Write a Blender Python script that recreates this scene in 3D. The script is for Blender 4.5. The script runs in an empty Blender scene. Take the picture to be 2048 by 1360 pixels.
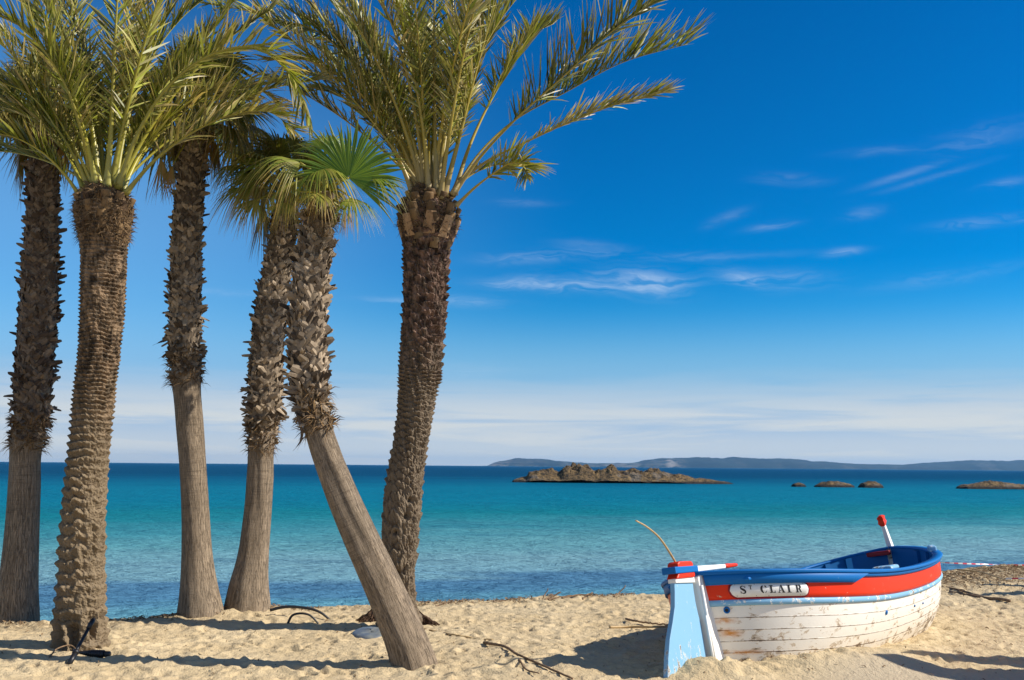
import bpy, math, random
import numpy as np
R = math.radians
C = bpy.context.scene.collection
sc = bpy.context.scene

# ------------------------------------------------------------------ camera
F_PX, CAM_H = 1967.0, 2.0
PITCH, ROLL = math.atan((932 - 680) / F_PX), R(0.50)
cf = np.array([0, math.cos(PITCH), math.sin(PITCH)])
_r0 = np.array([1.0, 0, 0]); _u0 = np.cross(_r0, cf)
cr = math.cos(ROLL) * _r0 + math.sin(ROLL) * _u0
cu = math.cos(ROLL) * _u0 - math.sin(ROLL) * _r0
cam_d = bpy.data.cameras.new('camera'); cam = bpy.data.objects.new('camera', cam_d); C.objects.link(cam)
from mathutils import Matrix, Vector
M = Matrix((
    (cr[0], cu[0], -cf[0], 0), (cr[1], cu[1], -cf[1], 0), (cr[2], cu[2], -cf[2], CAM_H), (0, 0, 0, 1)))
cam.matrix_world = M
cam_d.sensor_width = 36; cam_d.lens = 36 * F_PX / 2048
cam_d.clip_start = 0.1; cam_d.clip_end = 60000
sc.camera = cam

# ------------------------------------------------------------------ sun, sky, exposure
SUN_EL, SUN_AZ = R(37), R(-5)          # azimuth measured from +X
sd = Vector((math.cos(SUN_EL) * math.cos(SUN_AZ), math.cos(SUN_EL) * math.sin(SUN_AZ), math.sin(SUN_EL)))
sun_d = bpy.data.lights.new('sun', 'SUN'); sun_d.energy = 5.0; sun_d.angle = R(0.5); sun_d.color = (1, 0.93, 0.82)
sun = bpy.data.objects.new('sun', sun_d); C.objects.link(sun)
sun.rotation_euler = sd.to_track_quat('Z', 'Y').to_euler(); sun.location = (20, -5, 30)
sc.view_settings.view_transform = 'Standard'; sc.view_settings.look = 'None'
sc.view_settings.exposure = 0.42; sc.view_settings.gamma = 1

class NT:
    """small helper to write node trees"""
    def __init__(s, tree): s.t = tree; s.n = tree.nodes; s.l = tree.links
    def node(s, typ, **kw):
        nd = s.n.new(typ)
        for k, v in kw.items():
            if k == 'inp':
                for kk, vv in v.items():
                    if isinstance(vv, bpy.types.NodeSocket): s.l.new(vv, nd.inputs[kk])
                    else: nd.inputs[kk].default_value = vv
            else: setattr(nd, k, v)
        return nd
    def math(s, op, a, b=None, c=None, clamp=False):
        nd = s.n.new('ShaderNodeMath'); nd.operation = op; nd.use_clamp = clamp
        for i, v in enumerate((a, b, c)):
            if v is None: continue
            if isinstance(v, bpy.types.NodeSocket): s.l.new(v, nd.inputs[i])
            else: nd.inputs[i].default_value = v
        return nd.outputs[0]
    def mix(s, fac, a, b, blend='MIX'):
        nd = s.n.new('ShaderNodeMix'); nd.data_type = 'RGBA'; nd.blend_type = blend
        for k, v in ((0, fac), (6, a), (7, b)):
            if isinstance(v, bpy.types.NodeSocket): s.l.new(v, nd.inputs[k])
            else: nd.inputs[k].default_value = v if k == 0 else (v if len(v) == 4 else (*v, 1))
        return nd.outputs[2]
    def ramp(s, fac, stops, interp='LINEAR'):
        nd = s.n.new('ShaderNodeValToRGB'); cr_ = nd.color_ramp; cr_.interpolation = interp
        while len(cr_.elements) > 1: cr_.elements.remove(cr_.elements[-1])
        for i, (p, c) in enumerate(stops):
            e = cr_.elements[0] if i == 0 else cr_.elements.new(p)
            e.position = p
            if not hasattr(c, '__len__'): c = (c, c, c)
            e.color = (*c, 1) if len(c) == 3 else c
        s.l.new(fac, nd.inputs[0]); return nd.outputs[0]
    def noise(s, vec, scale, detail=4, rough=.55, dist=0.0, out='Fac'):
        nd = s.n.new('ShaderNodeTexNoise'); nd.inputs['Scale'].default_value = scale
        nd.inputs['Detail'].default_value = detail; nd.inputs['Roughness'].default_value = rough
        nd.inputs['Distortion'].default_value = dist
        if vec is not None: s.l.new(vec, nd.inputs['Vector'])
        return nd.outputs[out]
    def scale(s, vec, v):
        nd = s.n.new('ShaderNodeVectorMath'); nd.operation = 'MULTIPLY'; s.l.new(vec, nd.inputs[0]); nd.inputs[1].default_value = v
        return nd.outputs[0]
    def smooth(s, x, a, b):
        nd = s.n.new('ShaderNodeMapRange'); nd.interpolation_type = 'SMOOTHSTEP'
        s.l.new(x, nd.inputs[0]); nd.inputs[1].default_value = a; nd.inputs[2].default_value = b
        return nd.outputs[0]

# world
W = bpy.data.worlds.new('World'); sc.world = W; W.use_nodes = True
w = NT(W.node_tree); w.n.clear()
sky = w.node('ShaderNodeTexSky'); sky.sky_type = 'NISHITA'; sky.sun_disc = False
sky.sun_elevation = SUN_EL; sky.sun_rotation = math.pi / 2 - SUN_AZ
sky.air_density = 1.0; sky.dust_density = 0.0; sky.ozone_density = 6.0; sky.altitude = 0
tcw = w.node('ShaderNodeTexCoord'); sep = w.node('ShaderNodeSeparateXYZ'); w.l.new(tcw.outputs['Generated'], sep.inputs[0])
dx, dy, dz = sep.outputs
az = w.math('ARCTAN2', dx, dy); el = w.math('ARCSINE', dz)
hs = w.node('ShaderNodeHueSaturation', inp={'Hue': 0.5, 'Saturation': 1.45, 'Value': 1.0, 'Color': sky.outputs[0]})
gmn = w.node('ShaderNodeGamma', inp={'Color': hs.outputs[0], 'Gamma': 1.25})
skyc = w.mix(1.0, gmn.outputs[0], (1.0, .87, .74), 'MULTIPLY')
skyc = w.mix(w.math('MULTIPLY', w.math('MULTIPLY', w.smooth(az, .08, -.45), .46), w.math('SUBTRACT', 1.0, w.smooth(el, .20, .50))), skyc, (2.6, 5.3, 8.4))   # paler away from the polarised band
skyc = w.mix(w.smooth(el, .035, .165), (2.5, 4.4, 6.9), skyc)      # hazy air low over the sea
comb = w.node('ShaderNodeCombineXYZ', inp={'X': az, 'Y': el})
def wisp(px, py, sx, sy, tilt=0.0):
    """one cirrus wisp: gaussian patch in azimuth/elevation (radians)"""
    a = math.atan2(px - 1024, F_PX); e = (932 + (px - 1024) * 0.0088 - py) / F_PX
    da = w.math('SUBTRACT', az, a); de = w.math('SUBTRACT', el, e)
    de = w.math('SUBTRACT', de, w.math('MULTIPLY', da, tilt))
    q = w.math('ADD', w.math('POWER', w.math('ABSOLUTE', w.math('DIVIDE', da, sx / F_PX)), 2.0), w.math('POWER', w.math('ABSOLUTE', w.math('DIVIDE', de, sy / F_PX)), 2.0))
    return w.math('EXPONENT', w.math('MULTIPLY', q, -1.0))
wl = [(1060, 570, 90, 14, 0, .8), (1200, 566, 130, 16, 0, 1), (1290, 572, 75, 22, -.12, 1.2), (1060, 516, 90, 12, .05, .55), (1190, 500, 70, 14, -.15, .35), (1400, 523, 160, 8, 0, .3), (1500, 570, 50, 14, -.25, .8),
      (1590, 575, 70, 16, -.05, .45), (1900, 590, 110, 11, .08, .5), (1700, 528, 32, 7, .08, .7), (1740, 460, 30, 10, .1, .4), (1990, 495, 70, 9, 0, .5), (1830, 395, 60, 6, .22, .42), (1880, 408, 75, 5, .2, .3), (1990, 345, 70, 18, .1, .40), (1590, 385, 60, 10, -.1, .3),
      (1460, 450, 36, 9, .3, .35), (930, 605, 80, 10, -.05, .6), (800, 604, 80, 6, 0, .4), (1555, 470, 40, 7, .1, .45), (1780, 348, 60, 8, 0, .3), (1045, 408, 50, 8, 0, .25), (2035, 432, 30, 8, .1, .5), (950, 748, 60, 12, 0, .4), (460, 600, 90, 6, 0, .35)]
acc = None
for (px, py, sx, sy, ti, am) in wl:
    g = w.math('MULTIPLY', wisp(px, py, sx, sy, ti), am)
    acc = g if acc is None else w.math('ADD', acc, g)
st = w.scale(comb.outputs[0], (6.5, 62, 1))
warp = w.node('ShaderNodeVectorMath', operation='ADD'); w.l.new(st, warp.inputs[0])
wn = w.noise(w.scale(comb.outputs[0], (14, 30, 1)), 1.0, 3, .6, 0, 'Color'); w.l.new(w.scale(wn, (.9, 2.0, 0)), warp.inputs[1])
n1 = w.noise(warp.outputs[0], 1.6, 8, .62, .6)
wispf = w.math('MULTIPLY', w.math('ADD', w.math('MULTIPLY', w.smooth(n1, .36, .78), .8), w.math('MULTIPLY', w.smooth(n1, .25, .6), .2)), w.math('MINIMUM', acc, 1.2))
# low veil of cirrostratus above the horizon
n2 = w.noise(w.scale(comb.outputs[0], (2.6, 40, 1)), 1.3, 7, .58, .5)
edge = w.math('ADD', el, w.math('MULTIPLY', w.math('SUBTRACT', n2, .5), .075))
band = w.math('MULTIPLY', w.math('SUBTRACT', 1.0, w.smooth(edge, .048, .098)), .85)
hzn = w.math('MULTIPLY', w.math('SUBTRACT', 1.0, w.smooth(el, .012, .060)), .86)
veil = w.math('MAXIMUM', w.math('MULTIPLY', band, w.math('ADD', .42, w.math('MULTIPLY', w.smooth(n2, .34, .62), .82))), hzn)
skyc = w.mix(veil, skyc, (6.15, 6.6, 6.8)); skyc = w.mix(w.math('MULTIPLY', wispf, .46), skyc, (6.2, 7.4, 9.0))
skyc = w.mix(w.math('MULTIPLY', w.smooth(dy, .10, -.45), .34), skyc, (5.2, 5.6, 6.2))      # unseen paler sky behind the view, added as neutral fill light
bg = w.node('ShaderNodeBackground', inp={'Color': skyc, 'Strength': 0.081})
wo = w.node('ShaderNodeOutputWorld'); w.l.new(bg.outputs[0], wo.inputs[0])

# ------------------------------------------------------------------ helpers
def ray(px, py):
    d = cf * F_PX + cr * (px - 1024) - cu * (py - 680)
    return d / d[1]
def at(px, py, Y):
    """point of the place at forward distance Y seen at photo position px, py (used to survey positions)"""
    return np.array([0, 0, CAM_H]) + ray(px, py) * Y
def gnd(px, py, z=0.0):
    d = ray(px, py); return np.array([0, 0, CAM_H]) + d * ((z - CAM_H) / d[2])
def unit(v):
    v = np.asarray(v, float); return v / (np.linalg.norm(v, axis=-1, keepdims=True) + 1e-12)

def _hash(ix, iy, s):
    h = (ix.astype(np.int64) * 374761393 + iy.astype(np.int64) * 668265263 + s * 1274126177) & 0xffffffff
    h = ((h ^ (h >> 13)) * 1274126177) & 0xffffffff
    return ((h ^ (h >> 16)) & 0xffff) / 65535.0
def vnoise(x, y, s=0):
    ix, iy = np.floor(x), np.floor(y); fx, fy = x - ix, y - iy
    fx = fx * fx * (3 - 2 * fx); fy = fy * fy * (3 - 2 * fy)
    a, b = _hash(ix, iy, s), _hash(ix + 1, iy, s); c, d = _hash(ix, iy + 1, s), _hash(ix + 1, iy + 1, s)
    return (a + (b - a) * fx) * (1 - fy) + (c + (d - c) * fx) * fy - .5
def fbm(x, y, s=0, o=4):
    v = 0; a = 1.0
    for i in range(o):
        v = v + a * vnoise(x * 2 ** i + 17.3 * i, y * 2 ** i - 9.1 * i, s + i); a *= .5
    return v

class MB:
    """collects vertices, faces and per-vertex attributes, builds ONE mesh object"""
    def __init__(s): s.v = []; s.f = []; s.at = {}; s.n = 0
    def add(s, v, f, **attrs):
        v = np.asarray(v, float).reshape(-1, 3); k = len(v)
        for nm in set(attrs) | set(s.at):
            if nm not in s.at:
                s.at[nm] = [np.zeros((s.n,) + np.shape(attrs[nm])[1:] if np.ndim(attrs[nm]) else s.n)] if s.n else []
            a = attrs.get(nm, None)
            if a is None: a = np.zeros((k,) + s.at[nm][0].shape[1:])
            a = np.asarray(a, float)
            if a.ndim == 0: a = np.full(k, float(a))
            s.at[nm].append(a)
        s.v.append(v); s.f += [tuple(int(i) + s.n for i in q) for q in f]; s.n += k
    def tube(s, P, rad, seg=8, flat=1.0, cap=True, **attrs):
        P = np.asarray(P, float); n = len(P); rad = np.broadcast_to(rad, n)
        T = unit(np.gradient(P, axis=0)); up = np.array([0, 0, 1.0]) if abs(T[0, 2]) < .9 else np.array([0, 1.0, 0])
        V = []; S = unit(np.cross(T[0], up))
        for i in range(n):
            S = unit(S - T[i] * (S @ T[i])); U = np.cross(S, T[i])
            a = np.linspace(0, 2 * np.pi, seg, endpoint=False)
            V.append(P[i] + rad[i] * (np.outer(np.cos(a), S) + flat * np.outer(np.sin(a), U)))
        f = [(i * seg + j, i * seg + (j + 1) % seg, (i + 1) * seg + (j + 1) % seg, (i + 1) * seg + j) for i in range(n - 1) for j in range(seg)]
        if cap: f += [tuple(range(seg))[::-1], tuple((n - 1) * seg + j for j in range(seg))]
        s.add(np.concatenate(V), f, **attrs)
    def box(s, c, sx, sy, sz, ax=None, **attrs):
        ax = np.eye(3) if ax is None else np.asarray(ax, float); c = np.asarray(c, float)
        v = [c + ax[0] * sx / 2 * i + ax[1] * sy / 2 * j + ax[2] * sz / 2 * k for i in (-1, 1) for j in (-1, 1) for k in (-1, 1)]
        s.add(v, [(0, 1, 3, 2), (4, 6, 7, 5), (0, 4, 5, 1), (2, 3, 7, 6), (0, 2, 6, 4), (1, 5, 7, 3)], **attrs)
    def grid(s, P, **attrs):
        P = np.asarray(P, float); a, b = P.shape[:2]
        i, j = np.meshgrid(np.arange(a - 1), np.arange(b - 1), indexing='ij'); i = i.ravel(); j = j.ravel()
        f = np.stack([i * b + j, (i + 1) * b + j, (i + 1) * b + j + 1, i * b + j + 1], 1)
        s.add(P.reshape(-1, 3), f.tolist(), **{k: (np.asarray(x).reshape((-1,) + np.shape(x)[2:]) if np.ndim(x) else x) for k, x in attrs.items()})
    def build(s, name, mat, parent=None, off=None, smooth=True, bevel=0):
        me = bpy.data.meshes.new(name); v = np.concatenate(s.v)
        if off is not None: v = v - np.asarray(off)
        me.from_pydata(v.tolist(), [], s.f)
        for nm, a in s.at.items():
            a = np.concatenate(a)
            if a.ndim == 1:
                x = me.attributes.new(nm, 'FLOAT', 'POINT'); x.data.foreach_set('value', a.astype(np.float32))
            else:
                x = me.attributes.new(nm, 'FLOAT_VECTOR', 'POINT'); x.data.foreach_set('vector', a.astype(np.float32).ravel())
        if smooth: me.polygons.foreach_set('use_smooth', [True] * len(me.polygons))
        me.materials.append(mat); me.update()
        o = bpy.data.objects.new(name, me); C.objects.link(o)
        if parent: o.parent = parent
        if bevel:
            m = o.modifiers.new('bevel', 'BEVEL'); m.width = bevel; m.segments = 2; m.limit_method = 'ANGLE'
        return o
def tag(o, label=None, cat=None, group=None, kind=None):
    for k, v in (('label', label), ('category', cat), ('group', group), ('kind', kind)):
        if v: o[k] = v
    return o
def empty(name, loc, rot=(0, 0, 0)):
    o = bpy.data.objects.new(name, None); C.objects.link(o); o.location = tuple(loc); o.rotation_euler = rot; o.empty_display_size = .2
    return o
def mat(name, fn, **kw):
    m = bpy.data.materials.new(name); m.use_nodes = True; t = NT(m.node_tree)
    b = t.n['Principled BSDF']; fn(t, b, **kw); return m
def attr(t, nm, out='Fac'):
    nd = t.n.new('ShaderNodeAttribute'); nd.attribute_name = nm; return nd.outputs[out]
def bump(t, b, h, strength=.5, dist=.02):
    nd = t.n.new('ShaderNodeBump'); nd.inputs['Strength'].default_value = strength; nd.inputs['Distance'].default_value = dist
    t.l.new(h, nd.inputs['Height']); t.l.new(nd.outputs[0], b.inputs['Normal']); return nd
def obco(t): return t.node('ShaderNodeTexCoord').outputs['Object']

# ------------------------------------------------------------------ materials
def m_sand(t, b):
    p = t.node('ShaderNodeNewGeometry').outputs['Position']
    n = t.noise(p, 1.1, 5, .6); n2 = t.noise(p, 55, 3, .7); n3 = t.noise(p, 7, 4, .6)
    c = t.ramp(n, [(.3, (.49, .375, .215)), (.7, (.59, .47, .29))])
    c = t.mix(t.math('MULTIPLY', t.smooth(n2, .55, .75), .45), c, (.30, .21, .12))
    c = t.mix(t.math('MULTIPLY', t.smooth(n3, .55, .75), .25), c, (.66, .54, .36))
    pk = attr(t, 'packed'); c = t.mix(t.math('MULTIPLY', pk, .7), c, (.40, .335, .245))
    wr = attr(t, 'wrack'); nw = t.noise(p, 16, 5, .75)
    c = t.mix(t.math('MULTIPLY', wr, t.smooth(nw, .40, .55)), c, (.13, .085, .045))
    wet = attr(t, 'wet'); c = t.mix(wet, c, (.20, .15, .09))
    t.l.new(c, b.inputs['Base Color']); b.inputs['Roughness'].default_value = .95; b.inputs['Specular IOR Level'].default_value = .15
    n4 = t.noise(p, 22, 3, .6); h = t.math('ADD', t.math('MULTIPLY', n3, .5), t.math('ADD', t.math('MULTIPLY', n4, .45), t.math('MULTIPLY', n2, .25))); bump(t, b, h, .9, .045)
SAND = mat('sand', m_sand)

def m_water(t, b):
    g = t.node('ShaderNodeNewGeometry').outputs['Position']; s = t.node('ShaderNodeSeparateXYZ'); t.l.new(g, s.inputs[0])
    yy = t.math('SUBTRACT', s.outputs[1], t.math('MULTIPLY', s.outputs[0], .33))
    wv = t.noise(t.scale(g, (.035, .11, 1)), 1.0, 5, .6); wv2 = t.noise(t.scale(g, (.16, .5, 1)), 1.0, 4, .6)
    yy = t.math('MULTIPLY', yy, t.math('ADD', .80, t.math('MULTIPLY', wv, .40)))
    yy = t.math('MAXIMUM', yy, 12.0)
    q = t.math('DIVIDE', 17.9, yy)         # 1 at the shore, 0 at the horizon
    c = t.ramp(q, [(0, (.0, .030, .080)), (.065, (.0, .042, .098)), (.105, (.001, .090, .170)), (.15, (.002, .150, .235)), (.24, (.002, .165, .245)), (.32, (.006, .180, .215)), (.37, (.016, .205, .24)), (.43, (.05, .245, .285)),
                    (.51, (.11, .31, .34)), (.64, (.175, .34, .385)), (.73, (.165, .325, .385)), (.765, (.075, .185, .30)), (.84, (.075, .20, .315)), (.895, (.11, .29, .37)), (.97, (.14, .31, .37))])
    sg = t.noise(t.scale(g, (.10, .06, 1)), 1.0, 3, .5); gap = t.math('MULTIPLY', t.smooth(sg, .46, .62), t.math('MULTIPLY', t.smooth(q, .70, .75), t.math('SUBTRACT', 1.0, t.smooth(q, .87, .92))))
    c = t.mix(t.math('MULTIPLY', gap, .55), c, (.16, .30, .37))
    # scattered seagrass and sand patches
    c = t.mix(t.math('MULTIPLY', t.smooth(wv2, .56, .70), .30), c, (.012, .07, .15))
    fo = t.noise(t.scale(g, (.09, .35, 1)), 1.0, 6, .75); far = t.math('MULTIPLY', t.smooth(fo, .69, .72), t.smooth(s.outputs[1], 90, 250))
    c = t.mix(t.math('MULTIPLY', far, .5), c, (.6, .65, .7))
    h = t.math('ADD', t.math('MULTIPLY', t.noise(t.scale(g, (2.6, 4.2, 1)), 1.0, 4, .7, .5), .75), t.math('ADD', t.math('MULTIPLY', t.noise(t.scale(g, (.65, 1.1, 1)), 1.0, 3, .65), 1.25), t.math('MULTIPLY', t.noise(t.scale(g, (.10, .22, 1)), 1.0, 4, .65), 4.0)))
    nd = bump(t, b, h, 1.0, .30)
    df = t.node('ShaderNodeBsdfDiffuse', inp={'Color': c, 'Normal': nd.outputs[0]}); gl = t.node('ShaderNodeBsdfGlossy', inp={'Color': (.30, .80, 1.0, 1), 'Roughness': .2, 'Normal': nd.outputs[0]})
    # a choppy sea mirrors far less at grazing angles than flat water: cap the Fresnel term
    fr = t.node('ShaderNodeFresnel', inp={'IOR': 1.33, 'Normal': nd.outputs[0]}); k = t.math('MINIMUM', t.math('MULTIPLY', fr.outputs[0], .60), .22)
    mx = t.node('ShaderNodeMixShader', inp={0: k}); t.l.new(df.outputs[0], mx.inputs[1]); t.l.new(gl.outputs[0], mx.inputs[2]); t.l.new(mx.outputs[0], t.n['Material Output'].inputs[0])
WATER = mat('sea water', m_water)

def m_rock(t, b, c1=(.05, .034, .018), c2=(.42, .265, .105)):
    p = obco(t); n = t.noise(p, .75, 8, .7, .4); n2 = t.noise(t.scale(p, (.7, 1, 1.6)), 2.2, 6, .75)
    c = t.ramp(n, [(.33, c1), (.5, tuple(.5 * (a + d) for a, d in zip(c1, c2))), (.66, c2)])
    c = t.mix(t.math('MULTIPLY', t.smooth(n2, .50, .60), .85), c, (.028, .024, .02)); c = t.mix(t.math('MULTIPLY', t.smooth(t.noise(p, .35, 3, .5), .58, .66), .5), c, (.24, .22, .20))
    hh = attr(t, 'hh'); c = t.mix(t.math('SUBTRACT', 1.0, t.smooth(hh, .12, .55)), c, (.022, .02, .018))
    t.l.new(c, b.inputs['Base Color']); b.inputs['Roughness'].default_value = .9
    bump(t, b, t.math('ADD', n, t.math('MULTIPLY', n2, .9)), 1.0, 1.1)
ROCK = mat('brown schist', m_rock)
def m_island(t, b):
    g = t.node('ShaderNodeTexCoord').outputs['Object']; n = t.noise(t.scale(g, (.006, .006, .02)), 1.0, 6, .65)
    c = t.ramp(n, [(.35, (.006, .013, .013)), (.62, (.014, .025, .020))])
    cl = attr(t, 'cliff'); n2 = t.noise(t.scale(g, (.012, .012, .03)), 1.0, 4, .7)
    c = t.mix(t.math('MULTIPLY', cl, t.smooth(n2, .42, .55)), c, (.42, .36, .30))
    t.l.new(c, b.inputs['Base Color']); b.inputs['Roughness'].default_value = 1
ISLE = mat('island scrub', m_island)

def leaf_shader(t, b, c, trans=.35, rough=.40, spec=.36):
    out = t.n['Material Output']
    t.l.new(c, b.inputs['Base Color']); b.inputs['Roughness'].default_value = rough; b.inputs['Specular IOR Level'].default_value = spec
    tr = t.node('ShaderNodeBsdfTranslucent'); t.l.new(t.mix(1, c, (1.25, 1.3, .55), 'MULTIPLY'), tr.inputs[0])
    mx = t.node('ShaderNodeMixShader', inp={0: trans}); t.l.new(b.outputs[0], mx.inputs[1]); t.l.new(tr.outputs[0], mx.inputs[2]); t.l.new(mx.outputs[0], out.inputs[0])
def m_leaf(t, b, g1, g2, dry, trans=.38):
    rv = attr(t, 'rv'); dr = attr(t, 'dry'); oi = t.node('ShaderNodeObjectInfo').outputs['Random']
    k = t.math('ADD', t.math('MULTIPLY', rv, .75), t.math('MULTIPLY', oi, .25))
    c = t.mix(k, g1, g2)
    c = t.mix(dr, c, dry); leaf_shader(t, b, c, trans)
LEAF = mat('date palm leaflet', m_leaf, g1=(.016, .038, .006), g2=(.36, .405, .022), dry=(.60, .45, .20), trans=.26)
FAN = mat('fan palm leaf', m_leaf, g1=(.020, .095, .008), g2=(.20, .30, .022), dry=(.55, .33, .11), trans=.35)
FAN_DARK = mat('old fan palm leaf', m_leaf, g1=(.045, .080, .012), g2=(.22, .225, .035), dry=(.34, .20, .065), trans=.25)
def m_stalk(t, b, c1=(.46, .34, .025), c2=(.42, .31, .13)):
    u = attr(t, 'u'); oi = t.node('ShaderNodeObjectInfo').outputs['Random']
    c = t.mix(t.smooth(u, .0, .22), c2, c1); c = t.mix(t.math('MULTIPLY', oi, .5), c, (.16, .15, .04))
    n = t.noise(obco(t), 40, 3, .6); c = t.mix(t.math('MULTIPLY', n, .4), c, (.16, .12, .05))
    t.l.new(c, b.inputs['Base Color']); b.inputs['Roughness'].default_value = .4
STALK = mat('leaf stalk', m_stalk)
STALK_G = mat('yellow green leaf stalk', m_stalk, c1=(.40, .36, .016), c2=(.40, .37, .06))

def m_smooth_trunk(t, b):
    v = attr(t, 'tc', 'Vector'); u = attr(t, 'u')
    fis = t.noise(t.scale(v, (85, 85, 4.2)), 1.0, 3, .6, .6); rings = t.noise(t.scale(v, (3, 3, 75)), 1.0, 4, .7)
    big = t.noise(v, 2.2, 4, .6); sp = t.noise(t.scale(v, (60, 60, 30)), 1.0, 2, .6)
    c = t.ramp(big, [(.3, (.225, .168, .112)), (.7, (.385, .295, .205))])
    crk = t.math('SUBTRACT', 1.0, t.smooth(t.math('ABSOLUTE', t.math('SUBTRACT', fis, .5)), .005, .055))
    c = t.mix(t.math('MULTIPLY', crk, .62), c, (.075, .052, .034))
    c = t.mix(t.math('MULTIPLY', t.math('MULTIPLY', t.smooth(rings, .50, .64), .55), t.smooth(u, .12, .34)), c, (.11, .078, .052))
    c = t.mix(t.math('MULTIPLY', sp, .3), c, (.34, .28, .20))
    t.l.new(c, b.inputs['Base Color']); b.inputs['Roughness'].default_value = .9; b.inputs['Specular IOR Level'].default_value = .2
    h = t.math('SUBTRACT', t.math('MULTIPLY', rings, .45), t.math('MULTIPLY', crk, .9)); bump(t, b, h, .8, .02)
TRUNK_F = mat('fan palm bark', m_smooth_trunk)
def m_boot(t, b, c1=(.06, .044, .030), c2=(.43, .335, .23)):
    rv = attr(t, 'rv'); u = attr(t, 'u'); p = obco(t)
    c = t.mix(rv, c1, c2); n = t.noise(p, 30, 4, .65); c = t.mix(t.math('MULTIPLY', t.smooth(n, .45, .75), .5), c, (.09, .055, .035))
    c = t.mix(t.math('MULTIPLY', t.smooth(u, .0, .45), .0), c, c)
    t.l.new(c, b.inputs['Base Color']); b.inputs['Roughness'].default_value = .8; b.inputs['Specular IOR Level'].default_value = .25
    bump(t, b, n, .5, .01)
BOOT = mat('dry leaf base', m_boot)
BOOT_DARK = mat('dark dry leaf base', m_boot, c1=(.055, .038, .028), c2=(.20, .15, .105))  # darker copy of the dry leaf base, painting in the shadowed palm's shade
FIBRE = mat('brown fibre', m_boot, c1=(.055, .032, .016), c2=(.25, .155, .068))
STUB = mat('cut leaf stub', m_boot, c1=(.28, .155, .07), c2=(.46, .29, .15))
def m_date(t, b, low=(.215, .160, .098), high=(.095, .064, .038), hb=(.42, .64)):
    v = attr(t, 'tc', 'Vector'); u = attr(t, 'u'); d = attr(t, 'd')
    big = t.noise(v, 3, 5, .6); fine = t.noise(t.scale(v, (28, 28, 60)), 1.0, 4, .65); fib = t.noise(t.scale(v, (50, 50, 6)), 1.0, 3, .6)
    lo = t.mix(big, tuple(x * .68 for x in low), tuple(x * 1.25 for x in low)); hi = t.mix(t.smooth(t.noise(t.scale(v, (14, 14, 9)), 1.0, 3, .6), .35, .68), tuple(x * .38 for x in high), tuple(x * 3.0 for x in high))
    c = t.mix(t.smooth(t.math('ADD', u, t.math('MULTIPLY', t.math('SUBTRACT', big, .5), .25)), *hb), lo, hi)
    c = t.mix(t.math('MULTIPLY', t.smooth(d, .35, .75), .72), c, (.075, .048, .028))      # brown fibre tone painted into the recessed grooves between leaf scars, deepening them
    c = t.mix(t.math('MULTIPLY', t.smooth(fine, .5, .72), .55), c, tuple(x * .3 for x in low))
    c = t.mix(t.math('MULTIPLY', t.smooth(fib, .5, .72), .35), c, (.36, .28, .19))
    t.l.new(c, b.inputs['Base Color']); b.inputs['Roughness'].default_value = .92; b.inputs['Specular IOR Level'].default_value = .2
    bump(t, b, t.math('SUBTRACT', fib, t.math('MULTIPLY', fine, .8)), .9, .02)
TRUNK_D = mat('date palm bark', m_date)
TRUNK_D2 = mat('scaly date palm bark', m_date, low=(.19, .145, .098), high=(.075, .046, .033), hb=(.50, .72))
def m_plain(t, b, c=(.5, .5, .5), rough=.5, spec=.5, var=.35, sc_=20, c2=None):
    p = obco(t); n = t.noise(p, sc_, 5, .65); c2 = c2 or tuple(x * (1 - var) for x in c)
    t.l.new(t.mix(t.smooth(n, .35, .7), c, c2), b.inputs['Base Color']); b.inputs['Roughness'].default_value = rough; b.inputs['Specular IOR Level'].default_value = spec
    bump(t, b, n, .2, .004)
DRIFT = mat('weathered driftwood', m_plain, c=(.26, .17, .10), rough=.85, spec=.2, var=.5)
REED = mat('dry reed', m_plain, c=(.52, .36, .17), rough=.6, var=.3)
BLACKP = mat('black plastic', m_plain, c=(.012, .012, .014), rough=.45, var=.2)
GREYP = mat('grey plastic', m_plain, c=(.10, .12, .15), rough=.4, c2=(.22, .23, .2), sc_=9)
WRACK = mat('brown seagrass litter', m_plain, c=(.12, .075, .04), rough=.95, spec=.1, c2=(.26, .17, .09), sc_=60)
ROOT = mat('root mass', m_plain, c=(.06, .035, .022), rough=.95, spec=.1, c2=(.16, .10, .065), sc_=45)
def m_paint(t, b, c, wood=(.17, .12, .085), chips=.66, rough=.42, dirt=.25, sc_=9, undercoat=None):
    p = obco(t); n = t.noise(p, sc_, 8, .72, .3); n2 = t.noise(p, sc_ * .35, 4, .6); n3 = t.noise(p, 60, 3, .6)
    col = t.mix(t.math('MULTIPLY', n2, dirt), c, tuple(x * .6 for x in c))
    if undercoat: col = t.mix(t.smooth(n, chips - .05, chips - .02), col, undercoat)
    chip = t.smooth(n, chips, chips + .02)
    col = t.mix(chip, col, wood); t.l.new(col, b.inputs['Base Color']); b.inputs['Specular IOR Level'].default_value = .22
    t.l.new(t.math('ADD', rough, t.math('MULTIPLY', chip, .4)), b.inputs['Roughness'])
    bump(t, b, t.math('SUBTRACT', t.math('MULTIPLY', n3, .3), chip), .35, .006)
P_BLUE = mat('blue paint', m_paint, c=(.001, .135, .42), chips=.70, rough=.5, dirt=.15, undercoat=(.5, .6, .7))
P_BLUE_IN = mat('blue inner paint', m_paint, c=(.002, .11, .32), chips=.74, rough=.45)
P_RED = mat('red paint', m_paint, c=(.74, .036, .008), chips=.685, dirt=.15, rough=.38, undercoat=(.6, .35, .25))
P_DKRED = mat('dark red paint', m_paint, c=(.26, .014, .022), chips=.78, rough=.45)
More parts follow.
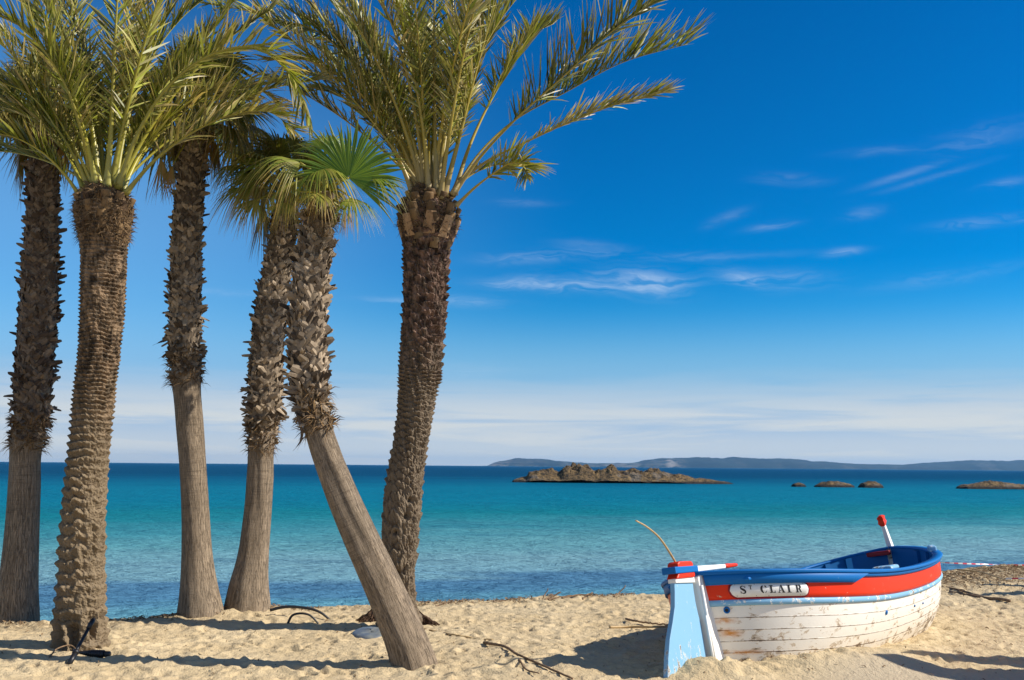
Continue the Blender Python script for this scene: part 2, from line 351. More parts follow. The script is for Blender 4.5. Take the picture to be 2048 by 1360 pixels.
P_LBLUE = mat('pale blue paint', m_paint, c=(.22, .45, .66), chips=.62, rough=.5, undercoat=(.75, .78, .76))
P_WHITE = mat('white paint', m_paint, c=(.84, .83, .79), chips=.68, rough=.45)
P_BLACK = mat('black lettering paint', m_plain, c=(.012, .012, .014), rough=.5, var=.1)
def m_rudder(t, b):
    p = obco(t); s = t.node('ShaderNodeSeparateXYZ'); t.l.new(p, s.inputs[0])
    n = t.noise(t.scale(p, (24, 24, 9)), 1.0, 7, .7, .4); low = t.math('SUBTRACT', 1.0, t.smooth(s.outputs[2], .10, .50))
    k = t.math('ADD', n, t.math('MULTIPLY', low, .16)); c = t.mix(t.math('MULTIPLY', t.noise(p, 6, 4, .6), .3), (.20, .42, .62), (.15, .33, .50))
    c = t.mix(t.smooth(k, .635, .655), c, (.62, .64, .60)); c = t.mix(t.smooth(k, .675, .695), c, (.17, .12, .085))
    t.l.new(c, b.inputs['Base Color']); b.inputs['Roughness'].default_value = .5; bump(t, b, t.math('SUBTRACT', 1.0, t.smooth(k, .65, .72)), .4, .006)
P_RUDDER = mat('peeling pale blue paint', m_rudder)
def m_hull(t, b):
    p = obco(t); d = attr(t, 'd'); u = attr(t, 'u')       # d metres below the gunwale, u metres along the hull
    n = t.noise(t.scale(p, (7, 7, 12)), 1.0, 8, .72, .4); n2 = t.noise(p, 2.2, 4, .6); n3 = t.noise(p, 45, 3, .6)
    c = t.mix(t.math('MULTIPLY', n2, .5), (.87, .835, .76), (.74, .69, .59))
    dd = t.math('ADD', d, t.math('MULTIPLY', t.math('SUBTRACT', t.noise(p, 6, 3, .6), .5), .012))
    seam = None
    for z in (.475, .60, .715, .83):
        k = t.math('SUBTRACT', 1.0, t.smooth(t.math('ABSOLUTE', t.math('SUBTRACT', dd, z)), .002, .007))
        seam = k if seam is None else t.math('MAXIMUM', seam, k)
    wear = t.math('ADD', n, t.math('ADD', t.math('MULTIPLY', seam, .10), t.math('MULTIPLY', t.smooth(d, .62, 1.0), .075)))
    wear = t.math('ADD', wear, t.math('MULTIPLY', t.smooth(u, 3.2, 4.4), .05))
    c = t.mix(t.smooth(wear, .565, .615), c, (.56, .46, .34)); chip = t.smooth(wear, .64, .665); c = t.mix(chip, c, (.14, .095, .065))
    seamv = t.math('MULTIPLY', seam, t.smooth(t.noise(p, 3.5, 4, .6), .38, .55)); c = t.mix(t.math('MULTIPLY', seamv, .6), c, (.09, .06, .045))
    # rust bleeding from old fastenings near the stern
    for (uu, z, su, sz) in ((.20, .63, .10, .045), (.16, .50, .10, .03), (.30, .83, .2, .02)):
        g = t.math('EXPONENT', t.math('MULTIPLY', t.math('ADD', t.math('POWER', t.math('DIVIDE', t.math('SUBTRACT', u, uu), su), 2.0), t.math('POWER', t.math('DIVIDE', t.math('SUBTRACT', d, z), sz), 2.0)), -1.0))
        c = t.mix(t.math('MULTIPLY', g, t.smooth(n, .32, .55)), c, (.62, .25, .04))
    t.l.new(c, b.inputs['Base Color']); b.inputs['Roughness'].default_value = .5
    bump(t, b, t.math('SUBTRACT', t.math('MULTIPLY', n3, .25), t.math('ADD', chip, seam)), .5, .008)
HULL = mat('weathered white planking', m_hull)

# ------------------------------------------------------------------ beach
CREST = np.array([(-60, -15), (-14, 8.2), (-6.5, 12.45), (-4.45, 13.0), (-3.26, 13.85), (-.19, 15.2), (2.55, 15.9), (8.7, 20.0), (11.2, 21.6), (60, 47)], float)
SEA = -0.55
rg = np.random.default_rng(4)
NF = 2800
FEET = np.c_[rg.uniform(-8, 9, NF), rg.uniform(8.3, 19, NF), rg.uniform(0, np.pi, NF), rg.uniform(.06, .14, NF), rg.uniform(.032, .065, NF), rg.uniform(.008, .030, NF)]
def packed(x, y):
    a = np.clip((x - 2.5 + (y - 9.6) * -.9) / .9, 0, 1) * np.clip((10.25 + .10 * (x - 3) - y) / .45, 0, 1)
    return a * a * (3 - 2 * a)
def base_h(x, y):
    yc = np.interp(x, CREST[:, 0], CREST[:, 1])
    e = y - yc
    h = -np.where(e > 0, np.minimum(.18 * e + .05 * e * e / (1 + e), 1.4), 0)
    h = h + .05 * fbm(x / 1.7, y / 1.7, 3, 2)
    h = h + .10 * np.exp(-((x - .2) / 1.0) ** 2 - ((y - 10.3) / .8) ** 2)
    for (mx, my, sx, sy, a) in ((-3.9, 13.6, .9, .5, .10), (2.6, 9.9, 1.2, .6, .05), (2.95, 9.9, .7, .38, .11), (3.65, 10.25, .6, .42, .17), (4.35, 11.0, .5, .4, .08), (1.85, 9.6, .38, .26, .16)):
        h = h + a * np.exp(-((x - mx) / sx) ** 2 - ((y - my) / sy) ** 2)
    return h
def sand_h(x, y):
    x = np.asarray(x, float); y = np.asarray(y, float)
    k = 1 - .85 * packed(x, y)
    return base_h(x, y) + k * (.024 * fbm(x / .50, y / .32, 11, 3) + .030 * (.5 - np.abs(fbm(x / .22, y / .16, 23, 4)) * 1.6) + .016 * fbm(x / .09, y / .07, 29, 2))
def gz(x, y): return float(sand_h(np.array([x]), np.array([y]))[0])
xs = np.concatenate([[-400, -200, -100, -60, -40, -25, -16, -12, -10], np.arange(-8.8, 11.5, .026), [12, 13, 15, 18, 24, 40, 60, 100, 200, 400]])
ys = np.concatenate([[-200, -100, -60, -30, -15, -5, 0, 3, 5, 6.5, 7.4], np.arange(8, 15, .026), np.arange(15, 24, .06), [24.5, 25.5, 27, 30, 35, 45, 70, 120]])
X, Y = np.meshgrid(xs, ys, indexing='ij'); Z = sand_h(X, Y)
for (fx, fy, a, l, ww, dp) in FEET:
    ix = np.searchsorted(xs, (fx - .45, fx + .45)); iy = np.searchsorted(ys, (fy - .45, fy + .45))
    s_ = (slice(*ix), slice(*iy)); ax_, ay_ = X[s_] - fx, Y[s_] - fy
    u = (ax_ * math.cos(a) + ay_ * math.sin(a)) / l; v = (-ax_ * math.sin(a) + ay_ * math.cos(a)) / ww
    r2 = u * u + v * v; Z[s_] += (1 - .9 * packed(X[s_], Y[s_])) * dp * (-np.exp(-r2 * 1.4) + .55 * np.exp(-(np.sqrt(r2) - 1.5) ** 2 * 3))
yc_ = np.interp(X, CREST[:, 0], CREST[:, 1])
wr = np.exp(-((Y - yc_ + .15) / .55) ** 2) * np.clip(.45 + 1.6 * fbm(X / 1.3, Y / 1.3, 41, 3), 0, 1) + np.clip((X - 5.4) / 1.2, 0, 1) * np.exp(-((Y - yc_ + .9) / 1.0) ** 2) * 1.2
Z += np.clip(wr, 0, 1) * .05 * np.clip(fbm(X / .12, Y / .12, 77, 3) + .2, 0, 1) * (Y < 24)
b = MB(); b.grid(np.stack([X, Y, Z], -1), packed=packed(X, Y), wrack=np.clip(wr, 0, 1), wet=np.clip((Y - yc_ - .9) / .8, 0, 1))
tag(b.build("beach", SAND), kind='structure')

# sea
b = MB()
ex = np.array([-14000, -4000, -1000, -300, -60, 0, 60, 300, 1000, 4000, 14000.]); ey = np.array([-30, 0, 10, 20, 40, 80, 160, 400, 1000, 3000, 14000.])
ex2, ey2 = np.meshgrid(ex, ey, indexing='ij'); b.grid(np.stack([ex2, ey2, 0 * ex2 + SEA], -1))
tag(b.build('sea', WATER), kind='structure')

# far islands
prof = np.array([(955, 0), (978, 1), (990, 7), (1003, 10), (1040, 15.5), (1075, 15), (1100, 13.5), (1150, 9), (1180, 7.5), (1215, 8), (1275, 9), (1300, 15), (1330, 18), (1370, 17.5), (1400, 20), (1440, 18.5), (1475, 20.5), (1520, 19), (1560, 19.5), (1600, 17), (1640, 14), (1700, 11.5), (1760, 9.5), (1830, 10), (1880, 14), (1930, 17.5), (1970, 20), (1995, 18.5), (2030, 18), (2060, 20), (2150, 22), (2300, 12), (2400, 0)])
Dm = 8500.0
px = np.linspace(955, 2400, 600); hp = np.interp(px, prof[:, 0], prof[:, 1]) + 1.2 * fbm(px / 28, px * 0, 5, 4) * (px > 985)
hp = np.maximum(hp, 0); v = np.linspace(0, 1, 26)
PX, V = np.meshgrid(px, v, indexing='ij'); HP = np.repeat(hp[:, None], 26, 1)
Yf = Dm + 900 * (V - .3) + 60 * fbm(PX / 60, V * 4, 8, 3); Xf = (PX - 1024) / F_PX * Dm
sh = np.clip(np.sin(np.pi * np.clip(V, 0, 1)) * 1.25, 0, 1) ** .55
Zf = SEA - 2 + (HP * Dm / F_PX + 2) * sh * (1 + .18 * fbm(PX / 22, V * 9, 9, 4))
cl = .4 * np.exp(-((PX - 1000) / 20) ** 2) + .5 * np.exp(-((PX - 1335) / 11) ** 2) + .2 * np.clip(fbm(PX / 30, PX * 0, 66, 3) + .05, 0, 1) + .5 * np.exp(-((PX - 1240) / 50) ** 2) * .6
cl = cl * np.clip((.30 - V) / .1, 0, 1)
b = MB(); b.grid(np.stack([Xf, Yf, Zf], -1), cliff=np.clip(cl, 0, 1))
tag(b.build('far_hills', ISLE), kind='structure')

# rocks in the bay
def rock(name, pts, wl, wide, seed, label, group=None, cat='rock'):
    """heightfield rock: pts = outline (px, py), wl = waterline py at its middle"""
    pts = np.array(pts, float); mx = pts[:, 0].mean(); yh = 932 + (mx - 1024) * .0088
    D = (CAM_H - SEA) * F_PX / (wl - yh); k = D / F_PX
    n, m = 220, 64
    u = np.linspace(pts[0, 0], pts[-1, 0], n); hgt = (.84 if cat == 'islet' else .66) * np.maximum(0, np.interp(u, pts[:, 0], (wl + (pts[:, 0] - mx) * .0088) - pts[:, 1])) * k
    vv = np.linspace(-1, 1, m); U, Vv = np.meshgrid(u, vv, indexing='ij')
    half = wide * (.35 + .65 * (np.interp(U, u, hgt) / hgt.max()) ** .5)
    xw = (U - 1024) * k; yw = D + half * Vv + wide
    sh = np.clip(1 - np.abs(Vv + .1) ** 1.7, 0, 1)
    rid = 1 - 2 * np.abs(fbm(xw / 2.6 + seed, yw / 2.2, seed, 5)); blk = np.round(4 * vnoise(xw / 1.5 + .3 * yw, yw / 1.3, seed + 7)) / 4
    H = np.interp(U, u, hgt) * sh * (.78 + .30 * rid + .34 * blk + .34 * fbm(xw / .9 + .35 * yw, yw / .7, seed + 11, 4)) + .30 * np.clip(hgt * 2, 0, 1)[:, None] * sh
    z = SEA - .35 + H + .35 * (H > 0) * np.minimum(1, H * 4)
    xw = xw + .25 * fbm(yw / .8, z / .5, seed + 3, 3)
    off = np.array([(mx - 1024) * k, D + wide, SEA])
    b = MB(); b.grid(np.stack([xw, yw, z], -1), hh=z - SEA)
    o = b.build(name, ROCK, off=off, smooth=False); o.location = off
    return tag(o, label, cat, group)
rock('rocky_islet', [(1022, 966), (1030, 961), (1055, 956), (1062, 946), (1090, 939), (1122, 942), (1130, 934), (1142, 932), (1150, 930), (1160, 928), (1172, 931), (1182, 933), (1192, 943), (1206, 938), (1222, 930), (1232, 933), (1245, 939), (1270, 937), (1300, 941), (1322, 940), (1345, 948), (1380, 953), (1400, 959), (1440, 962), (1470, 966), (1502, 970)], 966, 4.0, 3, 'long jagged brown rocky islet standing alone in the bay, the largest rock', cat='islet')
rock('sea_rock', [(1580, 973), (1588, 968), (1598, 966), (1607, 968), (1613, 973)], 973, 1.0, 15, 'tiny low dark rock just right of the long islet', 'low rocks awash in the bay')
rock('sea_rock', [(1626, 974), (1640, 967), (1660, 963), (1682, 964), (1700, 968), (1716, 974)], 974, 1.6, 27, 'low flat rock in the middle of three small ones awash', 'low rocks awash in the bay')
rock('sea_rock', [(1716, 975), (1726, 965), (1738, 962), (1752, 965), (1762, 969), (1768, 975)], 975, 1.4, 39, 'short rounded rock on the right of three small ones awash', 'low rocks awash in the bay')
rock('sea_rock', [(1918, 978), (1935, 969), (1965, 965), (1990, 960), (2010, 962), (2040, 969), (2070, 966), (2110, 978)], 978, 2.4, 51, 'wide low brown rock at the far right, cut by the edge of the view', 'low rocks awash in the bay')


# ------------------------------------------------------------------ palms
def spline(pts, n):
    """Catmull-Rom through rows of pts, n samples by chord length"""
    P = np.asarray(pts, float); k = len(P)
    t = np.concatenate([[0], np.cumsum(np.linalg.norm(np.diff(P[:, :3], axis=0), axis=1))]); m = np.gradient(P, t, axis=0) if k > 2 else np.repeat(np.diff(P, axis=0) / t[-1], 2, 0)
    x = np.linspace(0, t[-1], n); i = np.clip(np.searchsorted(t, x, 'right') - 1, 0, k - 2); h = (t[i + 1] - t[i])[:, None]; u = ((x - t[i])[:, None]) / h
    return (2 * u ** 3 - 3 * u ** 2 + 1) * P[i] + (u ** 3 - 2 * u ** 2 + u) * h * m[i] + (-2 * u ** 3 + 3 * u ** 2) * P[i + 1] + (u ** 3 - u ** 2) * h * m[i + 1]
class Trunk:
    """axis and radius surveyed from (px, py, width in px) at forward distance Y"""
    def __init__(s, pts, Y, n):
        A = np.array([np.r_[at(p[0], p[1], Y), p[2] * .5 * Y / F_PX] for p in pts])
        A = A[np.argsort(A[:, 2])]; A = np.vstack([A[0] + (A[0] - A[1]) * (.45 / np.linalg.norm((A[0] - A[1])[:3])) * [1, 1, 1, 0], A])
        q = spline(A, n); s.P, s.r = q[:, :3], q[:, 3]; s.T = unit(np.gradient(s.P, axis=0))
        s.v = np.concatenate([[0], np.cumsum(np.linalg.norm(np.diff(s.P, axis=0), axis=1))]); s.L = s.v[-1]
        s.S = unit(np.array([1.0, 0, 0]) - s.T * s.T[:, :1]); s.U = np.cross(s.T, s.S)
    def mesh(s, b, seg, disp=None, **attrs):
        th = np.linspace(0, 2 * np.pi, seg + 1); TH, V = np.meshgrid(th, s.v, indexing='xy')
        u = V / s.L; Rr = np.repeat(s.r[:, None], seg + 1, 1)
        dd = disp(TH, V, u) if disp else 0 * V
        dd[:, -1] = dd[:, 0]
        rr = Rr + dd
        P = s.P[:, None] + rr[..., None] * (np.cos(TH)[..., None] * s.S[:, None] + np.sin(TH)[..., None] * s.U[:, None])
        tc = np.stack([np.cos(TH) * .25, np.sin(TH) * .25, V], -1)
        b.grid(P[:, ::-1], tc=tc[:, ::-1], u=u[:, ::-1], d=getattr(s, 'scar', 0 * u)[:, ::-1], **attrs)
    def frame(s, v, th):
        P = np.array([np.interp(v, s.v, s.P[:, i]) for i in range(3)]); r = np.interp(v, s.v, s.r); i = min(int(np.searchsorted(s.v, v)), len(s.v) - 1)
        O = math.cos(th) * s.S[i] + math.sin(th) * s.U[i]; T = s.T[i]; return P, r, O, np.cross(T, O), T
def wob(TH, V, a, k, seed, o=3):
    return fbm(np.cos(TH) * a + V * k + 31, np.sin(TH) * a - V * k * .7 + 57, seed, o)

def boots(b, tr, v0, v1, rg, dens=1.0, messy=.35, scale=1.0):
    """split, overlapping leaf bases that criss-cross up a fan palm trunk"""
    v = v0; k = 0
    while v < v1:
        f = (v - v0) / (v1 - v0); nper = 9
        for j in range(nper):
            th = 2 * math.pi * (j / nper) + k * 2.4 + rg.normal() * .12
            P, r, O, G, T = tr.frame(v + rg.normal() * .015, th)
            loose = max(0, 1 - f / messy) if messy else 0
            for sg in (-1, 1):
                if rg.random() < .07: continue
                L = scale * rg.uniform(.14, .23) * (1 + .2 * loose * rg.random()) * (.62 + .38 * min(1, f * 9)); w0 = rg.uniform(.036, .066) * scale * (.7 + .3 * min(1, f * 9)); g = sg * rg.uniform(.45, 1.15); be = rg.uniform(.04, .22) + (1.1 * rg.random() if rg.random() < .20 else 0)
                if loose and rg.random() < loose * .35: be += rg.uniform(.5, 2.4); L *= 1.05
                curl = rg.uniform(-.25, .5) + loose * rg.uniform(-.3, 1.0); n = 5; rows = []; p = P + O * (r * .93) - T * .03 + G * (-sg * w0 * .2); bb = be
                tw = rg.normal() * .25; tap = rg.uniform(.15, .7)
                for i in range(n):
                    d = unit(T * math.cos(bb) * math.cos(g) + O * math.sin(bb) + G * math.sin(g) * math.cos(bb * .6))
                    side = unit(np.cross(d, O) + O * tw); nn = unit(np.cross(side, d)); ww = w0 * (1 - tap * (i / (n - 1)) ** 1.6) * (1 if i < n - 1 else .75)
                    rows.append([p - side * ww, p + nn * ww * .35, p + side * ww]); p = p + d * L / (n - 1); bb += curl / n
                rows = np.array(rows); nn_ = O * .008; fr = rows.reshape(-1, 3); bk = (rows - nn_).reshape(-1, 3)
                F = [(i * 3 + j2, i * 3 + j2 + 1, i * 3 + j2 + 4, i * 3 + j2 + 3) for i in range(n - 1) for j2 in range(2)]
                m = 3 * n; F += [tuple(x + m for x in q[::-1]) for q in F]
                for i in range(n - 1): F += [(i * 3, i * 3 + 3, m + i * 3 + 3, m + i * 3), (i * 3 + 2, m + i * 3 + 2, m + i * 3 + 5, i * 3 + 5)]
                F.append((m - 3, m - 2, m - 1, 2 * m - 1, 2 * m - 2, 2 * m - 3))
                b.add(np.vstack([fr, bk]), F, rv=np.full(2 * m, rg.random() ** 1.1), u=np.tile(np.repeat(np.linspace(0, 1, n), 3), 2))
        v += .062 / dens; k += 1
def fibre(b, tr, v0, v1, n, rg, L=.09, w=.004):
    for i in range(n):
        P, r, O, G, T = tr.frame(rg.uniform(v0, v1), rg.uniform(0, 2 * math.pi)); d = unit(O * rg.uniform(.1, .9) + T * rg.normal() * .7 + G * rg.normal()); l = L * rg.uniform(.4, 1.4)
        p = P + O * r * .97; sd = unit(np.cross(d, O + .3 * T)) * w
        q = p + d * l * .6; e = p + d * l - np.array([0, 0, l * .25])
        b.add([p - sd, p + sd, q + sd * .7, q - sd * .7, e], [(0, 1, 2, 3), (3, 2, 4)], rv=rg.random() * np.ones(5), u=0.)

def frond(parent, off, path, rg, LL=.47, npair=88, start=.22, dry=.12, up=None, v=.55, w=.0130, droop=.5, tipdry=.6, base_w=.032, stalk_mat=None, name='frond', comb=(52, 24), taper=.5):
    """pinnate frond: a stalk (sub-part) and two ranks of folded leaflets"""
    n = 48; q = spline(path, n); T = unit(np.gradient(q, axis=0)); out = q[-1] - q[0]; out[2] = 0; out = unit(out)
    N0 = np.array([0, 0, 1.0]) * .65 - out * .6 if up is None else np.asarray(up, float)
    N = unit(N0 - T * (T @ N0)[:, None]); S = np.cross(T, N); Ls = np.linalg.norm(np.diff(q, axis=0), axis=1).sum()
    b = MB(); u = np.linspace(start, .995, npair)
    tw0 = rg.normal() * .25
    for sg in (-1, 1):
        for ui in u:
            if rg.random() < .05: continue
            x = min(max(ui + rg.normal() * .004, 0), 1) * (n - 1); i = min(int(x), n - 2); f = x - i
            P = q[i] * (1 - f) + q[i + 1] * f; t, s_, nn = T[i], S[i], N[i]; k = (ui - start) / (1 - start)
            ln = LL * min(1, .35 + 2.6 * k) * (1 - taper * max(0, (k - .55) / .45) ** 1.6) * rg.uniform(.82, 1.12)
            a = R(comb[0] - comb[1] * k + rg.normal() * 9); vv = v + rg.normal() * .24 + tw0 * sg
            d = unit(t * math.cos(a) + (sg * s_ * math.cos(vv) + nn * math.sin(vv)) * math.sin(a)); dr_ = dry * rg.random() * 1.6 + (.5 if rg.random() < .06 else 0)
            broken = rg.random() < .13
            wd = unit(np.cross(d, nn * .8 + sg * s_ * .5 + rg.normal(size=3) * .45)); ww = w * rg.uniform(.8, 1.2) * (.75 + .25 * min(1, 3 * k))
            pts = []; p = P.copy(); dd = d.copy(); m = 5
            for j in range(m):
                pts.append(p.copy()); p = p + dd * ln / (m - 1)
                dd = unit(dd + np.array([0, 0, -1.0]) * droop * .22 * (j + .5) / m * (2.6 if broken and j > 1 else 1) + np.array([.05, .02, 0]) * rg.normal() + rg.normal(size=3) * .03)
            W_ = np.array([.45, 1, .95, .62, .04]) * ww; V = []
            for j in range(m): V += [pts[j] - wd * W_[j], pts[j] + wd * W_[j]]
            dl = np.clip(dr_ + np.repeat(np.linspace(0, 1, m) ** 3, 2) * tipdry * rg.uniform(.3, 1.3), 0, 1)
            b.add(V, [(2 * j, 2 * j + 1, 2 * j + 3, 2 * j + 2) for j in range(m - 1)], dry=dl, rv=np.full(2 * m, rg.random() ** 1.9))
    o = b.build(name, LEAF, parent, off)
    sb = MB(); uu = np.linspace(0, 1, n); rad = base_w * (.16 + .84 * (1 - uu) ** 1.5) + base_w * .9 * np.exp(-uu * 28)
    sb.tube(q, rad, 7, .62, u=np.repeat(uu, 7)); sb.build('stalk', stalk_mat or STALK, o, None if off is None else off)
    return o
def arc(c, azim, el0, L, bend, n=9, twist=0.0):
    """frond axis that leaves the crown at elevation el0 and arches over by bend"""
    p = np.array(c, float); P = [p.copy()]
    for i in range(n - 1):
        t = (i + .5) / (n - 1); e = el0 - bend * t ** 1.4; a = azim + twist * t
        p = p + L / (n - 1) * np.array([math.cos(e) * math.cos(a), math.cos(e) * math.sin(a), math.sin(e)]); P.append(p.copy())
    return np.array(P)
def seen(pts, Y0, Y1):
    """frond axis surveyed through photo points, running from distance Y0 to Y1"""
    t = np.linspace(0, 1, len(pts)); return np.array([at(p[0], p[1], Y0 + (Y1 - Y0) * k) for p, k in zip(pts, t)])

def fan(parent, off, base, hast, A, N, Rr, rg, spread=2.3, nseg=46, dry=.1, tipdry=.8, droop=.35, fold=0.0, split=.5, mat_=None, curl=.0, name='fan_leaf', stalk=True):
    """costapalmate fan leaf: pleated blade with free drooping tips, and its stalk as a sub-part"""
    A = unit(A); N = unit(np.asarray(N, float) - A * (A @ np.asarray(N, float))); S = np.cross(A, N)
    b = MB(); rs = np.array([.03, .2, .38, split, .64, .76, .88, 1.0]); dth = 2 * spread / nseg; G = np.array([0, 0, -1.0])
    for k in range(nseg):
        th = -spread + (k + .5) * dth; rl = Rr * (.80 + .20 * math.cos(th * .62)) * rg.uniform(.90, 1.06); dk = np.clip(dry * rg.uniform(.3, 1.7), 0, 1); wv = rg.normal() * .10; dj = droop * rg.uniform(.5, 1.6); sdw = rg.normal(size=3) * .05
        rows = []
        for r in rs:
            hw = dth / 2 * (1 if r <= split else max(.05, (1 - (r - split) / (1 - split) * .95)) * split / r)
            row = []
            for e in (-1, 0, 1):
                a = th + e * hw + (wv * max(0, r - split) if r > split else 0)
                d = A * math.cos(a) + S * math.sin(a); y = rl * r
                fo = -abs(math.sin(a)) * fold * y * .9
                p = hast + d * y + N * (fo + (.35 if e == 0 else -.35) * y * hw * .9) - N * curl * y * r
                x = max(0, r - split * .75); p = p + (G * dj * x * x * 1.9 + sdw * x) * Rr
                row.append(p)
            rows.append(row)
        n = len(rs); dl = np.repeat(np.clip(dk + np.clip((rs - .55) / .45, 0, 1) ** 2 * tipdry * rg.uniform(.4, 1.2), 0, 1), 3)
        b.add(np.array(rows).reshape(-1, 3), [(i * 3 + j, i * 3 + j + 1, i * 3 + j + 4, i * 3 + j + 3) for i in range(n - 1) for j in range(2)], dry=dl, rv=np.full(3 * n, rg.random()))
    o = b.build(name, mat_ or FAN, parent, off)
    if stalk:
        mid = (base + hast) / 2 + np.array([0, 0, .06]) * (1 if A[2] > -.5 else 0); q = spline(np.array([base, mid, hast]), 12); sb = MB(); sb.tube(q, np.linspace(.026, .013, 12), 6, .6, u=np.repeat(np.linspace(0, 1, 12), 6)); sb.build('stalk', STALK_G, o, off)
    return o
def fan_at(parent, off, C0, azim, el, pet, Rr, rg, **kw):
    """fan leaf held at azimuth/elevation from the crown centre; sags when low"""
    d = np.array([math.cos(el) * math.cos(azim), math.cos(el) * math.sin(azim), math.sin(el)]); h = C0 + d * pet - np.array([0, 0, .12 * pet * math.cos(el)])
    A = unit(d * 1.0 + np.array([0, 0, -.35 * math.cos(el)])); N = np.array([0, 0, 1.0]) - .4 * d
    if abs(el) > 1.2: N = -np.array([math.cos(azim), math.sin(azim), 0])
    return fan(parent, off, C0 + d * .08, h, A, N, Rr, rg, **kw)
def dead_fan(parent, off, tr, v, th, L, rg):
    """dry leaf hanging against the trunk"""
    P, r, O, G, T = tr.frame(v, th); base = P + O * r * .8; h = P + O * (r + .10 + rg.uniform(0, .12)) - np.array([0, 0, .05])
    return fan(parent, off, base, h, unit(np.array([0, 0, -1.0]) + O * rg.uniform(.0, .25) + G * rg.normal() * .15), O, L, rg, spread=.42, nseg=22, dry=.95, tipdry=.4, droop=.1, fold=.6, mat_=FAN_DARK, name='dead_fan_leaf')

def fan_palm(pts, Y, boot0, boot1, seed, label, group, leafy, sunny, dens=1.0, messy=.3):
    rg = np.random.default_rng(seed); tr = Trunk(pts, Y, 420); base = tr.P[0].copy(); base[2] = gz(base[0], base[1])
    root = empty('fan_palm', base); tag(root, label, 'palm tree', group)
    def vz(py):                                     # height along the trunk of a photo row
        z = at(pts[0][0], py, Y)[2]; return float(np.interp(z, tr.P[:, 2], tr.v))
    v0, v1 = vz(boot0), vz(boot1)
    keep = tr.r.copy(); tr.r = keep * (1 - .27 * np.clip((tr.v - v0 + .10) / .22, 0, 1))
    flut = lambda TH, V, u: .012 * wob(TH, V, 1.6, .5, seed) * 2 + .010 * np.maximum(0, 1 - V / .9) * np.sin(TH * 7 + 3 * wob(TH, V, 1, .3, seed + 1))
    b = MB(); tr.mesh(b, 56, flut); b.build('trunk', TRUNK_F, root, base)
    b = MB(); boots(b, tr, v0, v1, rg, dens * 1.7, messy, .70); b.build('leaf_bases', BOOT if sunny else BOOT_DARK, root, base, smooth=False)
    b = MB(); fibre(b, tr, v0 - .16, v0 + .30, 420, rg, .15, .007); b.build('trunk_fibre', FIBRE, root, base)
    b = MB(); fibre(b, tr, v1 - .3, v1 + .1, 300, rg, .16, .005); b.build('crown_fibre', FIBRE, root, base)
    leafy(root, base, tr, v1, rg)
    return root

CROWN = 'fan palms on the beach'
def crown_mix(root, base, tr, v1, rg, n=26, R0=.62, pet=.62, dead=8, lo=-.35, mat_=FAN_DARK, dry=.20):
    C0 = tr.frame(tr.L, 0)[0]
    for i in range(n):
        el = lo + (1.45 - lo) * ((i + .5) / n) ** 1.1; fan_at(root, base, C0 + np.array([0, 0, .1]), i * 2.39996 + rg.normal() * .2, el, pet * rg.uniform(.8, 1.2), R0 * rg.uniform(.85, 1.15), rg, dry=dry * (1.6 if el < .2 else .8), tipdry=.8, droop=rg.uniform(.35, .8), fold=rg.uniform(0, .35), curl=rg.uniform(0, .35), mat_=mat_)
    for i in range(dead): dead_fan(root, base, tr, tr.L - rg.uniform(.02, .30), i * 2.39996 * 1.3, rg.uniform(.5, .85), rg)
def crown_a(root, base, tr, v1, rg): crown_mix(root, base, tr, v1, rg, 26, .60, .55, 7)
def crown_c(root, base, tr, v1, rg):
    crown_mix(root, base, tr, v1, rg, 34, .62, .68, 5, lo=-.3)
    C0 = tr.frame(tr.L, 0)[0]
    strip(root, base, [(350, 676), (338, 678), (322, 684), (305, 691)], 13.2, .10); strip(root, base, [(392, 700), (403, 706), (414, 706)], 13.1, .06)
    for (h, A, Rr) in (((322, 315), (0, .2, -1), .62), ((345, 330), (-.2, -.1, -1), .50)):
        hh = at(h[0], h[1], 13.0); fan(root, base, C0, hh, A, (0, -1, .1), Rr, rg, spread=.40, nseg=20, dry=1, tipdry=.3, droop=.05, fold=.5, mat_=FAN_DARK, name='dead_fan_leaf')
def crown_d(root, base, tr, v1, rg):
    Y = tr.P[-1, 1]; C0 = tr.frame(tr.L, 0)[0]
    crown_mix(root, base, tr, v1, rg, 20, .56, .52, 4, lo=.05)
    for (h, A, N, Rr, dr, dp, cu_) in (((520, 352), (-1, -.1, .18), (0, -.75, 1), .62, .22, .35, .1), ((500, 375), (-1, -.3, -.05), (.1, -.6, 1), .58, .5, .6, .2), ((515, 400), (-.9, -.5, -.25), (.1, -.6, 1), .46, .5, .7, .3), ((575, 405), (-.5, -.8, -.35), (0, -.7, .8), .40, .5, .6, .3), ((540, 330), (-.8, -.3, .4), (0, -.6, 1), .6, .2, .5, .2), ((480, 330), (-1, .2, .1), (0, -.5, 1), .5, .3, .7, .2)):
        fan(root, base, C0, at(h[0], h[1], Y - .55), A, N, Rr, rg, spread=1.5, nseg=38, dry=dr, tipdry=.9, droop=dp, curl=cu_, fold=.25)
def strip(root, base, pts, Y, w_):
    q = spline(np.array([at(p[0], p[1], Y) for p in pts]), 16); t_ = np.linspace(0, 1, 16); n_ = np.stack([.75 + .2 * np.sin(t_ * 5), -.6 + 0 * t_, .2 * np.cos(t_ * 6)], -1) * (w_ * (.55 + .45 * np.sin(np.pi * np.clip(t_ * .9 + .1, 0, 1))) * (1 - t_ ** 6))[:, None] * .5
    b = MB(); b.grid(np.stack([q - n_, q + [0, -.012, 0], q + n_], 1), rv=.25 + 0 * np.stack([t_] * 3, 1), u=np.stack([t_] * 3, 1)); b.build('hanging_sheath', BOOT_DARK, root, base)
